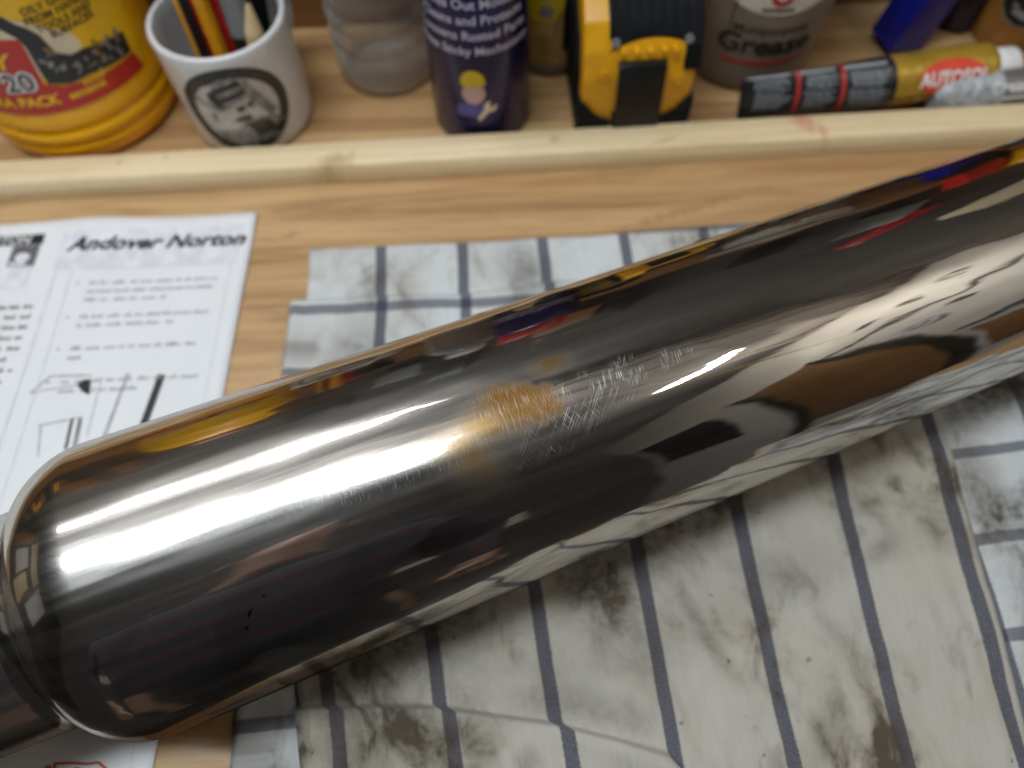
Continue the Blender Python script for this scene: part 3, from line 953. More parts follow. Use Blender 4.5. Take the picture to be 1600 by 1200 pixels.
# ------------------------------------------------------------------ yellow jug
def jug():
    c = (-0.244, 0.380, 0)
    root = thing('yellow_jug', 'big yellow plastic jug with red and yellow label left of the mug', 'jug', c)
    r = 0.054
    prof = [(0.0, 0.003), (0.044, 0.003), (0.046, 0.0005), (0.0500, 0.0015), (0.0525, 0.005), (0.0533, 0.010), (0.0535, 0.0125), (0.0518, 0.0142), (0.0535, 0.016),
            (0.0542, 0.0195), (0.0540, 0.0225), (0.0520, 0.0243), (0.0538, 0.0265), (0.0543, 0.030), (0.0540, 0.034), (0.0537, 0.036), (0.0537, 0.135), (0.054, 0.139),
            (0.053, 0.150), (0.047, 0.168), (0.036, 0.184), (0.024, 0.194), (0.020, 0.198), (0.020, 0.208)]
    b = finish('body', lathe_bm(prof, 96), M['yellow'], root, angle=50)
    cap = finish('cap', lathe_bm([(0.0215, 0.200), (0.023, 0.202), (0.023, 0.226), (0.021, 0.229), (0.0, 0.229)], 48, caps=(True, False)), M['red_label'], root)
    # handle loop at the back left
    bm = bmesh.new()
    prev = None
    for k in range(17):
        a = math.pi * k / 16
        y = 0.045 + 0.030 * math.sin(a)
        z = 0.075 + 0.105 * (1 - math.cos(a)) / 2
        ring = [bm.verts.new((0.010 * math.cos(q * math.pi / 4), y + 0.007 * math.sin(q * math.pi / 4) * math.sin(a), z + 0.007 * math.sin(q * math.pi / 4) * -math.cos(a))) for q in range(8)]
        if prev:
            for q in range(8):
                bm.faces.new((prev[q], prev[(q + 1) % 8], ring[(q + 1) % 8], ring[q]))
        prev = ring
    hd = finish('handle', bm, M['yellow'], root)
    hd.rotation_euler = (0, 0, R(60))
    rf = lambda z: 0.0537
    lab = print_on('label', flat_bm([[(R(-60) * r, 0.0375), (R(70) * r, 0.0375), (R(76) * r, 0.072), (R(80) * r, 0.128), (R(-60) * r, 0.128)]], 0.003), cyl_map(rf, 0, 0.00025), M['yellow_label'], root)

    def pr(name, pts, mat, e):
        return print_on(name, flat_bm(deg_polys(pts, 0.0537), 0.003), cyl_map(rf, 0, e), mat, lab)
    pr('glow_print', [(-40, 96), (-20, 98), (10, 97), (22, 90), (32, 83), (41, 76), (43, 68), (35, 64), (20, 60), (-40, 60)], M['cream'], 0.0004)
    pr('red_panel', [(-60, 38.2), (-20, 38.2), (15, 38.2), (42, 38.2), (69.5, 38.2), (67, 48.6), (48, 49.4), (23, 51.9), (15, 56.3), (17, 75.1), (17, 81.6), (9, 83.3), (-60, 84)], M['red_label'], 0.0005)
    pr('dark_picture', [(-30, 97), (16, 94.5), (20, 89.0), (23, 86.6), (27, 81.0), (29, 70.4), (35, 66.4), (42, 66.4), (53, 63.9), (67, 61.4), (66, 49.9), (52, 51.2), (38, 53.1), (27, 52.4), (17, 55.9), (17, 63.7), (18, 76.7), (17, 82.2), (12, 88.6), (-30, 90)], M['black'], 0.0007)
    rnd = random.Random(5)
    blobs, blobs2 = [], []
    for k in range(34):
        a = rnd.uniform(20, 63)
        mid = 68 if a < 28 else 59
        z = rnd.uniform(-6, 6) + (mid if a < 28 else 59)
        blobs.append([(R(x) * 0.0537, y * 0.001) for x, y in ellipse(a, z, rnd.uniform(0.8, 2.6), rnd.uniform(0.5, 1.5), 9, rnd.uniform(0, 3))])
    for k in range(14):
        a = rnd.uniform(19, 62)
        z = rnd.uniform(-5, 6) + (78 - a * 0.35)
        blobs2.append([(R(x) * 0.0537, y * 0.001) for x, y in ellipse(a, min(z, 80), rnd.uniform(0.8, 2.4), rnd.uniform(0.5, 1.2), 9, rnd.uniform(0, 3))])
    print_on('picture_glints', flat_bm(blobs), cyl_map(rf, 0, 0.0008), M['print_mid'], lab)
    print_on('picture_glints', flat_bm(blobs2[:8]), cyl_map(rf, 0, 0.0009), M['amber'], lab)

    def tx(s, a, z, size, mat, e=0.0008, bold=0.0001, sx=1.0, sh=0.0, rot=0.0):
        return print_on('lettering', text_bm(s, size, bold, sh, sx), cyl_map(rf, R(a), e, 0, z * 0.001, rot), mat, lab)
    tx('OILY GRIME', 39, 93.6, 0.0050, M['black'])
    tx('FROM HANDS', 41, 88.6, 0.0050, M['black'])
    tx('TOOLS AND', 42.5, 83.6, 0.0050, M['black'])
    tx('SURFACES', 44, 79.0, 0.0050, M['black'])
    tx('20', 3, 58.5, 0.0150, M['white'], 0.0009, 0.0012, 1.0, 0.1)
    tx('20', 3, 58.5, 0.0145, M['black'], 0.0011, 0.0002, 1.0, 0.1)
    tx('EXTRA PACK', -8, 46.3, 0.0085, M['yellow_label'], 0.0009, 0.0003, 0.95, 0.15)
    tx('Y', 1, 71, 0.012, M['yellow_label'], 0.0009, 0.0004, 1, 0.3)
    # two lines of small yellow lettering, too soft to read
    pol = []
    for row, (za, a0, a1) in enumerate(((50.3, 33, 45), (45.6, 23, 43))):
        a = a0
        while a < a1:
            pol.append([(R(x) * 0.0537, y * 0.001) for x, y in ((a, za - 1.7), (a + 1.6, za - 1.7), (a + 1.6, za + 1.7), (a, za + 1.7))])
            a += rnd.uniform(2.0, 2.8)
    print_on('small_print', flat_bm(pol), cyl_map(rf, 0, 0.0009), M['yellow_label'], lab)


jug()


# ------------------------------------------------------------------ mug and pens
def mug():
    c = Vector((-0.1445, 0.3620, 0))
    root = thing('mug', 'white mug of pens with a round black emblem', 'mug', c)
    h, r0, r1 = 0.066, 0.0345, 0.0357
    rf = lambda z: r0 + (r1 - r0) * max(0, min(1, z / h))
    prof = [(0, 0.002), (0.030, 0.002), (0.0315, 0.0003), (0.0333, 0.0008), (0.0345, 0.003)]
    prof += [(rf(h * k / 8), h * k / 8) for k in range(1, 8)] + [(0.0358, h - 0.0016), (0.0354, h), (0.0342, h + 0.0006), (0.0328, h), (0.0322, h - 0.002)]
    prof += [(rf(h * k / 8) - 0.0036, h * k / 8) for k in range(7, 0, -1)] + [(0.029, 0.005), (0, 0.0045)]
    finish('body', lathe_bm(prof, 96, caps=(False, False)), M['ceramic'], root, angle=50)
    # handle at the back
    bm = bmesh.new()
    prev = None
    for k in range(17):
        a = math.pi * k / 16
        y = 0.0330 + 0.024 * math.sin(a)
        z = 0.013 + 0.040 * (1 - math.cos(a)) / 2
        ring = []
        for q in range(10):
            t = q * math.pi / 5
            ring.append(bm.verts.new((0.006 * math.cos(t), y + 0.0038 * math.sin(t) * math.sin(a), z - 0.0038 * math.sin(t) * math.cos(a))))
        if prev:
            for q in range(10):
                bm.faces.new((prev[q], prev[(q + 1) % 10], ring[(q + 1) % 10], ring[q]))
        prev = ring
    hd = finish('handle', bm, M['ceramic'], root)
    hd.rotation_euler = (0, 0, R(-20))
    m = cyl_map(rf, R(9), 0.0002, 0, 0.0325)
    m2 = cyl_map(rf, R(9), 0.00035, 0, 0.0325)
    m3 = cyl_map(rf, R(9), 0.0005, 0, 0.0325)
    m4 = cyl_map(rf, R(9), 0.0006, 0, 0.0325)
    S = 0.0285
    em = print_on('emblem', flat_bm(ring_polys(0, 0, S, S, S * 0.96, S * 0.96) + ring_polys(0, 0, S * 0.83, S * 0.83, S * 0.79, S * 0.79)), m3, M['black'], root)
    print_on('emblem_band', flat_bm(ring_polys(0, 0, S * 0.965, S * 0.965, S * 0.82, S * 0.82)), m2, M['print_grey'], em)
    print_on('emblem_ground', flat_bm([ellipse(0, 0, S * 0.97, S * 0.97, 48)]), m, plain('emblem_ground', (0.52, 0.49, 0.46), 0.35, var=0.1, scale=200), em)

    def pr(n_, polys, mm, mat):
        return print_on(n_, flat_bm([[(x * S, y * S) for x, y in p] for p in polys]), mm, mat, em)
    pr('emblem_top', [[(-0.75, 0.55), (-0.5, 0.82), (0.0, 0.96), (0.1, 0.86), (-0.4, 0.66)]], m4, M['black'])
    pr('emblem_lower', [[(-0.6, -0.45), (-0.1, -0.38), (0.1, -0.2), (0.55, -0.22), (0.78, -0.45), (0.55, -0.80), (0, -0.97), (-0.55, -0.80)]], m3, M['print_mid'])
    pr('emblem_lower', [[(0.05, -0.25), (0.5, -0.30), (0.6, -0.6), (0.2, -0.62)], [(-0.7, -0.66), (-0.3, -0.9), (-0.2, -0.82), (-0.5, -0.6)], [(0.15, -0.74), (0.6, -0.78), (0.4, -0.92), (0.05, -0.95)]], m4, M['print_grey'])
    pr('emblem_hat', [[(-0.35, 0.35), (-0.28, 0.68), (0.12, 0.82), (0.28, 0.58), (0.22, 0.30), (-0.2, 0.12)]], m3, M['print_mid'])
    pr('emblem_stripe', [[(-0.30, 0.58), (0.20, 0.72), (0.24, 0.62), (-0.30, 0.46)], [(-0.28, 0.36), (0.24, 0.50), (0.25, 0.40), (-0.25, 0.24)], [(-0.42, 0.5), (-0.28, 0.55), (-0.2, 0.1), (-0.34, 0.16), (-0.44, 0.34)]], m4, M['black'])
    pr('emblem_stripe', [[(-0.02, 0.12), (0.14, 0.16), (0.16, 0.06), (0.0, 0.02)], [(0.2, 0.18), (0.32, 0.2), (0.3, 0.08), (0.2, 0.1)], [(-0.1, -0.12), (0.2, -0.08), (0.2, -0.18), (-0.1, -0.2)]], m4, M['print_grey'])
    pr('emblem_wing', [[(0.28, 0.70), (0.34, 0.66), (0.72, -0.2), (0.55, -0.22), (0.25, 0.3)], [(-0.78, 0.36), (-0.74, 0.40), (-0.25, 0.08), (-0.3, 0.04)], [(-0.55, -0.02), (-0.42, 0.02), (-0.42, -0.2), (-0.52, -0.18)]], m4, M['print_mid'])
    pr('emblem_knot', [[(-0.96, 0.40), (-0.78, 0.55), (-0.66, 0.36), (-0.82, 0.20)]], m4, M['black'])
    pr('emblem_knot', [[(0.62, -0.72), (0.80, -0.55), (0.70, -0.45), (0.50, -0.62)]], m4, M['black'])

    # pens: (foot inside the mug, top above it)
    def rod(name, label, foot, topz, lean, rad, segs, mats, hexa=True):
        o = thing(name, label, 'pen' if 'pen' == name or 'marker' in name else 'pencil', (c.x + foot[0], c.y + foot[1], 0.0056), 0, 'pens and pencils in the mug')
        d = Vector((lean[0], lean[1], 1)).normalized()
        q = d.to_track_quat('Z', 'Y')
        for nm, z0, z1, mat, ra, rb in mats:
            bm = lathe_bm([(ra, z0), (rb, z1)], segs)
            ob = finish(nm, bm, mat, o, angle=25)
            ob.rotation_euler = q.to_euler()
        return o

    def pencil(name, label, foot, topz, lean, rad, cols, turn=0.0):
        """six-sided pencil, faces painted in turn"""
        o = thing(name, label, 'pencil', (c.x + foot[0], c.y + foot[1], 0.0056), 0, 'pens and pencils in the mug')
        q = Vector((lean[0], lean[1], 1)).normalized().to_track_quat('Z', 'Y')
        for part, mt, sel in cols:
            bm = bmesh.new()
            for k in range(6):
                if k in sel:
                    a, b = k * math.pi / 3, (k + 1) * math.pi / 3
                    vs = [bm.verts.new((rad * math.cos(t + turn), rad * math.sin(t + turn), z)) for t, z in ((a, 0.012), (b, 0.012), (b, topz), (a, topz))]
                    bm.faces.new(vs)
            ob = finish(part, bm, mt, o, smooth=False)
            ob.rotation_euler = q.to_euler()
        t = finish('tip', lathe_bm([(0.0006, 0), (0.001, 0.003), (rad * 0.9, 0.013), (rad * 0.86, topz - 0.0005)], 6), M['pencil_wood'], o, smooth=False)
        t.rotation_euler = q.to_euler()
        return o
    pencil('pencil', 'orange and black striped pencil, leftmost in the mug', (-0.0115, -0.008, 0), 0.165, (-0.02, 0.10), 0.0048, (('orange_stripe', M['pencil_orange'], (3, 0)), ('black_stripe', M['pencil_black'], (1, 2, 4, 5))), R(10))
    pencil('pencil', 'orange and red pencil beside the striped one in the mug', (-0.0025, -0.010, 0), 0.16, (-0.02, 0.09), 0.0046, (('orange_stripe', M['pencil_orange'], (1, 2, 3, 4)), ('red_stripe', M['pencil_red'], (0, 5))))
    rod('pen', 'dark red pen between orange pencil and grey marker', (0.0040, -0.004, 0), 0.15, (-0.02, 0.10), 0.0045, 24,
        (('nib', 0.0, 0.012, M['steel'], 0.0008, 0.0035), ('barrel', 0.012, 0.15, M['pencil_red'], 0.0042, 0.0042)))
    rod('marker_pen', 'black marker with a grey band standing in the mug', (0.0120, -0.009, 0), 0.14, (0.0, 0.12), 0.0065, 32,
        (('barrel', 0.0, 0.052, M['pencil_black'], 0.0064, 0.0066), ('band', 0.052, 0.082, M['grey_plastic'], 0.0067, 0.0067), ('cap', 0.082, 0.135, M['pencil_black'], 0.0066, 0.006)))
    rod('marker_pen', 'plain black marker leaning at the back right of the mug', (0.010, 0.008, 0), 0.15, (0.10, 0.10), 0.008, 32,
        (('barrel', 0.0, 0.075, M['black_rubber'], 0.0075, 0.0082), ('cap', 0.075, 0.125, M['black_gloss'], 0.0086, 0.0078)))
    o = rod('pencil', 'bare wooden stub with its point up, rightmost in the mug', (0.014, -0.014, 0), 0.09, (0.10, 0.10), 0.0045, 12,
            (('barrel', 0.0, 0.056, M['pencil_wood'], 0.0046, 0.0046), ('point', 0.056, 0.072, M['pencil_wood'], 0.0046, 0.0012), ('lead', 0.072, 0.076, M['lead'], 0.0012, 0.0003)))


mug()


# ------------------------------------------------------------------ clear bottle
def bottle():
    c = (-0.0665, 0.398, 0)
    root = thing('clear_bottle', 'empty clear ribbed plastic bottle behind the navy spray can', 'bottle', c)
    prof = [(0.0, 0.006), (0.012, 0.005), (0.022, 0.0008), (0.0255, 0.0006), (0.0282, 0.003), (0.0295, 0.008), (0.0298, 0.016), (0.0296, 0.024)]
    z = 0.024
    for k in range(9):
        prof += [(0.0284, z + 0.0022), (0.0284, z + 0.0040), (0.0298, z + 0.0068), (0.0300, z + 0.0105)]
        z += 0.0128
    prof += [(0.0295, z + 0.004), (0.024, z + 0.028), (0.014, z + 0.046), (0.0125, z + 0.050), (0.0125, z + 0.066)]
    b = lathe_bm(prof, 72, caps=(False, False))
    o = finish('body', b, M['clear'], root, angle=60)
    md = o.modifiers.new('wall', 'SOLIDIFY')
    md.thickness = 0.0008
    md.offset = -1
    zt = z + 0.054
    finish('cap', lathe_bm([(0.0148, zt), (0.0148, zt + 0.014), (0.013, zt + 0.0155), (0, zt + 0.0155)], 40, caps=(True, False)), M['white'], root)


bottle()


# ------------------------------------------------------------------ navy spray can
def can():
    c = (-0.010, 0.3555, 0)
    root = thing('spray_can', 'navy blue spray can with white lettering and a hard-hat worker picture', 'spray can', c)
    r = 0.0275
    rf = lambda z: r
    finish('body', lathe_bm([(0.0, 0.003), (0.024, 0.002), (0.0262, 0.0004), (r - 0.0003, 0.0007), (r, 0.0016), (r, 0.150), (0.0265, 0.156), (0.021, 0.166), (0.016, 0.170), (0.016, 0.172)], 80), M['blue_can'], root, angle=45)
    finish('cap', lathe_bm([(0.0225, 0.166), (0.0235, 0.168), (0.0235, 0.205), (0.022, 0.208), (0, 0.208)], 48, caps=(True, False)), M['red_label'], root)

    def tx(s, z, size, a=-4):
        return print_on('lettering', text_bm(s, size, 0.00012), cyl_map(rf, R(a), 0.0002, 0, z * 0.001), M['can_text'], root)
    tx('Drives Out Moisture', 88.9, 0.0070)
    tx('Cleans and Protects', 80.5, 0.0070)
    tx('Loosens Rusted Parts', 72.0, 0.0070)
    tx('Frees Sticky Mechanisms', 63.2, 0.0066)
    ic = print_on('picture', flat_bm([ellipse(0, 0.0375, 0.0062, 0.0072, 24)]), cyl_map(rf, R(-7), 0.0003), M['skin_print'], root)
    hat = [(-0.0066, 0.0440), (0.0066, 0.0440)] + ellipse(0, 0.0440, 0.0066, 0.0082, 16, 0, 0, 180)[1:-1]
    print_on('hard_hat', flat_bm([hat, ellipse(0, 0.0435, 0.0066, 0.0018, 16)]), cyl_map(rf, R(-7), 0.0005), M['hat'], ic)
    print_on('shoulders', flat_bm([[(-0.0105, 0.0215), (0.006, 0.0215), (0.0055, 0.0300), (-0.004, 0.0315), (-0.0095, 0.0285)]]), cyl_map(rf, R(-7), 0.0002), M['blue_print'], ic)
    wr = [(0.0012, 0.0205), (0.0026, 0.0190), (0.0075, 0.0248), (0.0108, 0.0252), (0.0125, 0.0285), (0.0112, 0.0290), (0.0092, 0.0272), (0.0078, 0.0284), (0.0088, 0.0312), (0.0078, 0.0322), (0.0052, 0.0302), (0.0052, 0.0268)]
    print_on('spanner', flat_bm([wr]), cyl_map(rf, R(-7), 0.0005), M['cream'], ic)
    print_on('rule_line', flat_bm([[(-0.011, 0.0158), (0.013, 0.0166), (0.013, 0.0172), (-0.011, 0.0164)]]), cyl_map(rf, R(-7), 0.0003), M['blue_print'], ic)


can()


# ------------------------------------------------------------------ small jar behind the can
def jar():
    c = (0.0325, 0.404, 0)
    root = thing('small_jar', 'small brown and yellow labelled jar between spray can and tape measure', 'jar', c)
    finish('body', lathe_bm([(0, 0.003), (0.018, 0.0008), (0.0215, 0.0008), (0.0232, 0.003), (0.0236, 0.008), (0.0236, 0.085), (0.021, 0.092), (0.017, 0.095), (0.017, 0.098)], 56), M['tub'], root)
    rf = lambda z: 0.0236
    lb = print_on('label', flat_bm([[(-0.032, 0.010), (0.032, 0.010), (0.032, 0.082), (-0.032, 0.082)]], 0.003), cyl_map(rf, 0, 0.0003), M['sepia'], root)
    print_on('yellow_roundel', flat_bm([ellipse(-0.006, 0.052, 0.012, 0.014, 24)]), cyl_map(rf, 0, 0.0006), M['hat'], lb)
    print_on('grey_print', flat_bm([ellipse(-0.006, 0.056, 0.005, 0.003, 14), ellipse(-0.004, 0.045, 0.004, 0.004, 14)]), cyl_map(rf, 0, 0.0009), M['print_mid'], lb)
    print_on('black_panel', flat_bm([[(0.005, 0.020), (0.013, 0.018), (0.016, 0.080), (0.006, 0.080)]]), cyl_map(rf, 0, 0.0005), M['black'], lb)
    print_on('yellow_stripe', flat_bm([[(0.0155, 0.040), (0.0185, 0.040), (0.0185, 0.080), (0.0155, 0.080)]]), cyl_map(rf, 0, 0.0007), M['yellow_label'], lb)
    finish('lid', lathe_bm([(0.0225, 0.092), (0.0245, 0.0925), (0.0245, 0.106), (0.0235, 0.108), (0, 0.108)], 48, caps=(True, False)), M['black_gloss'], root)


jar()


# ------------------------------------------------------------------ tape measure
def tape():
    # front faces -Y; local origin at the front foot, middle of the case
    root = thing('tape_measure', 'yellow and black tape measure standing between spray can and grease tub', 'tape measure', (0.0735, 0.3275, 0.0), R(1.5))
    W = 0.0295
    # case: D-shaped side, front leaning slightly back
    side = [(0.002, 0.004), (0.006, 0.0015), (0.074, 0.0015), (0.079, 0.006), (0.080, 0.050), (0.074, 0.068), (0.060, 0.078), (0.040, 0.081), (0.024, 0.078), (0.010, 0.070), (0.003, 0.058), (0.000, 0.044)]
    finish('case', prism_bm(side, -W, W, 0.0025, 3), M['tape_yellow'], root, angle=35)
    # rubber hood over the top
    hood = [(0.0045, 0.062), (0.0105, 0.0715), (0.024, 0.0795), (0.040, 0.0830), (0.061, 0.0798), (0.076, 0.069), (0.0825, 0.050), (0.0825, 0.030), (0.079, 0.030), (0.0785, 0.050), (0.072, 0.066), (0.058, 0.0755), (0.040, 0.0785), (0.025, 0.0752), (0.0130, 0.067), (0.0065, 0.0585)]
    bm = bmesh.new()
    prev = None
    nxs = 49
    for q in range(nxs):
        x = -0.0165 + (W + 0.0018 + 0.0165) * q / (nxs - 1)
        arch = 0.0062 * (1 - ((x - 0.0065) / 0.0215) ** 2) - 0.0040
        edge_ = 0.0008 if q in (0, nxs - 1) else 0.0
        ring = []
        for m_, (y, z) in enumerate(hood):
            if m_ in (0, 15):
                z, y = z + arch, y + max(-0.002, arch * 0.35)
            if 1 <= m_ <= 6:
                rib = 0.00035 * math.sin(q * math.pi / 3) if 3 < q < nxs - 4 else 0
                y, z = y - edge_, z - edge_ + rib
            ring.append(bm.verts.new((x, y, z)))
        if prev:
            for m_ in range(16):
                bm.faces.new((prev[m_], prev[(m_ + 1) % 16], ring[(m_ + 1) % 16], ring[m_]))
        else:
            bm.faces.new(list(reversed(ring)))
        prev = ring
    bm.faces.new(prev)
    finish('rubber_hood', bm, M['black_rubber'], root, angle=35)
    # hood corner that comes down on the right of the front
    finish('rubber_corner', prism_bm([(-0.0012, 0.047), (0.020, 0.044), (0.022, 0.064), (0.0030, 0.060)], W - 0.007, W + 0.0020, 0.0012, 2), M['black_rubber'], root)
    finish('side_pad', prism_bm([(0.012, 0.014), (0.066, 0.014), (0.070, 0.040), (0.060, 0.060), (0.038, 0.066), (0.018, 0.058), (0.010, 0.040)], -W - 0.0022, -W + 0.001, 0.0012, 2), M['black_rubber'], root)
    # rubber foot with the two raised corners
    for sx in (-1, 1):
        xs = sorted((sx * 0.0135, sx * (W + 0.0016)))
        bm = bmesh.new()
        pts = [(xs[0], 0.0005), (xs[1], 0.0005)]
        hi = [(sx * (W + 0.0016), 0.0295), (sx * 0.0275, 0.0285), (sx * 0.0220, 0.0205), (sx * 0.0170, 0.0165), (sx * 0.0135, 0.0160)]
        if sx > 0:
            poly = pts + hi
        else:
            poly = [pts[1], pts[0]] + hi
        a = [bm.verts.new((x, -0.0018 + max(0, 0.02 - z) * 0.05, z)) for x, z in poly]
        b = [bm.verts.new((x, 0.012, z)) for x, z in poly]
        n = len(poly)
        bm.faces.new(a)
        bm.faces.new(list(reversed(b)))
        for i in range(n):
            bm.faces.new((a[i], b[i], b[(i + 1) % n], a[(i + 1) % n]))
        bmesh.ops.recalc_face_normals(bm, faces=bm.faces)
        bmesh.ops.bevel(bm, geom=list(bm.edges), offset=0.0008, segments=2, profile=0.6, affect='EDGES')
        finish('rubber_foot', bm, M['black_rubber'], root, angle=35)
    finish('sole', box_bm(-W - 0.001, W + 0.001, 0.0, 0.078, 0.0003, 0.004, 0.0008), M['black_rubber'], root)
    # belt clip: bent black plate on the front
    clip = [(0.0040, 0.0530), (-0.0006, 0.0525), (-0.0022, 0.0510), (-0.0032, 0.0300), (-0.0036, 0.0150), (-0.0030, 0.0120), (-0.0018, 0.0120), (-0.0020, 0.0150), (-0.0018, 0.0300), (-0.0010, 0.0495), (0.0040, 0.0510)]
    finish('belt_clip', prism_bm(clip, -0.0115, 0.0135, 0.0004, 2), M['black_gloss'], root, angle=30)
    finish('clip_recess', box_bm(-0.0125, 0.0145, -0.0006, 0.006, 0.006, 0.0215, 0.0006), M['black_gloss'], root)
    finish('latch', box_bm(-0.006, 0.008, -0.0022, 0.003, 0.0035, 0.009, 0.0008), M['black_rubber'], root)
    # moulded ribs across the yellow forehead, screws
    for x in (-0.011, -0.004, 0.003, 0.010, 0.016):
        finish('moulded_rib', box_bm(x, x + 0.0022, -0.0004, 0.004, 0.0565, 0.0595, 0.0004), M['tape_yellow'], root)
    for x, z in ((-0.0185, 0.046), (0.0205, 0.0405)):
        s = finish('screw', lathe_bm([(0.0026, 0.0), (0.0026, 0.0012), (0.0015, 0.0013), (0.0012, 0.0006)], 20), M['tape_yellow'], root)
        s.location = (x, 0.0006, z)
        s.rotation_euler = (R(90), 0, 0)
    for x in (-0.0135, 0.0235):
        s = finish('hood_screw', lathe_bm([(0.0022, 0.0), (0.0022, 0.0012), (0.0012, 0.0013), (0.0010, 0.0004)], 18), M['grey_plastic'], root)
        s.location = (x, 0.004, 0.0625)
        s.rotation_euler = (R(70), 0, 0)


tape()


# ------------------------------------------------------------------ grease tub
def tub():
    c = (0.150, 0.398, 0)
    root = thing('grease_tub', 'cloudy grey plastic grease tub standing behind the black and gold tube', 'tub', c)
    h, r0, r1 = 0.105, 0.038, 0.0475
    rf = lambda z: r0 + (r1 - r0) * z / h
    prof = [(0, 0.004), (0.030, 0.003), (0.033, 0.0005), (0.0365, 0.0016), (rf(0.006), 0.006)] + [(rf(h * k / 8), h * k / 8) for k in range(1, 9)]
    finish('body', lathe_bm(prof, 88), M['tub'], root, angle=45)
    finish('lid', lathe_bm([(0.0485, 0.098), (0.0505, 0.099), (0.0505, 0.112), (0.049, 0.114), (0.044, 0.113), (0.0, 0.113)], 88, caps=(False, False)), plain('grey_lid', (0.25, 0.23, 0.21), 0.4), root)
    n = 40
    tp = [(R(a) * 0.043, 0.096) for a in (-62, 62)]
    lo = [(R(62 - 124 * k / n) * 0.043, 0.0555 + 0.0235 * (abs(1 - 2 * k / n)) ** 2.2) for k in range(n + 1)]
    lab = print_on('white_label', flat_bm([tp + lo], 0.003), cyl_map(rf, R(-3), 0.00025), plain('tub_label_white', (0.66, 0.62, 0.56), 0.4), root)
    dn = []
    for (x, z, a, b) in ((0, 0.0685, 0.0062, 0.0075),):
        dn += ring_polys(x, z, a, b, a * 0.55, b * 0.55, 24)
    print_on('red_emblem', flat_bm(dn), cyl_map(rf, R(-3), 0.0005), M['tub_red'], lab)
    print_on('small_print', flat_bm([[(-0.0085 + 0.0024 * k, 0.0578), (-0.0067 + 0.0024 * k, 0.0578), (-0.0067 + 0.0024 * k, 0.0600), (-0.0085 + 0.0024 * k, 0.0600)] for k in range(7)]), cyl_map(rf, R(-3), 0.0005), M['tub_text'], lab)
    print_on('lettering', text_bm('Multipurpose', 0.0074, 0.00012, 0, 1.05), cyl_map(rf, R(-3), 0.0003, 0, 0.0455), M['tub_text'], root)
    print_on('lettering', text_bm('Grease', 0.0172, 0.0005, 0, 1.08), cyl_map(rf, R(-4), 0.0003, 0, 0.0350), M['tub_text'], root)
    st = [(R(-36 + 76 * k / 30) * 0.0405, 0.0248) for k in range(31)]
    st += [(x, z - 0.0030) for x, z in reversed(st)]
    print_on('red_stripe', flat_bm([st], 0.003), cyl_map(rf, 0, 0.0003), M['tub_red'], root)
    # faint panel line where the label ends
    print_on('seam', flat_bm([[(R(-35) * 0.041, 0.030), (R(-34) * 0.041, 0.030), (R(-34) * 0.041, 0.072), (R(-35) * 0.041, 0.072)]], 0.003), cyl_map(rf, 0, 0.0003), M['tub_text'], root)


tub()


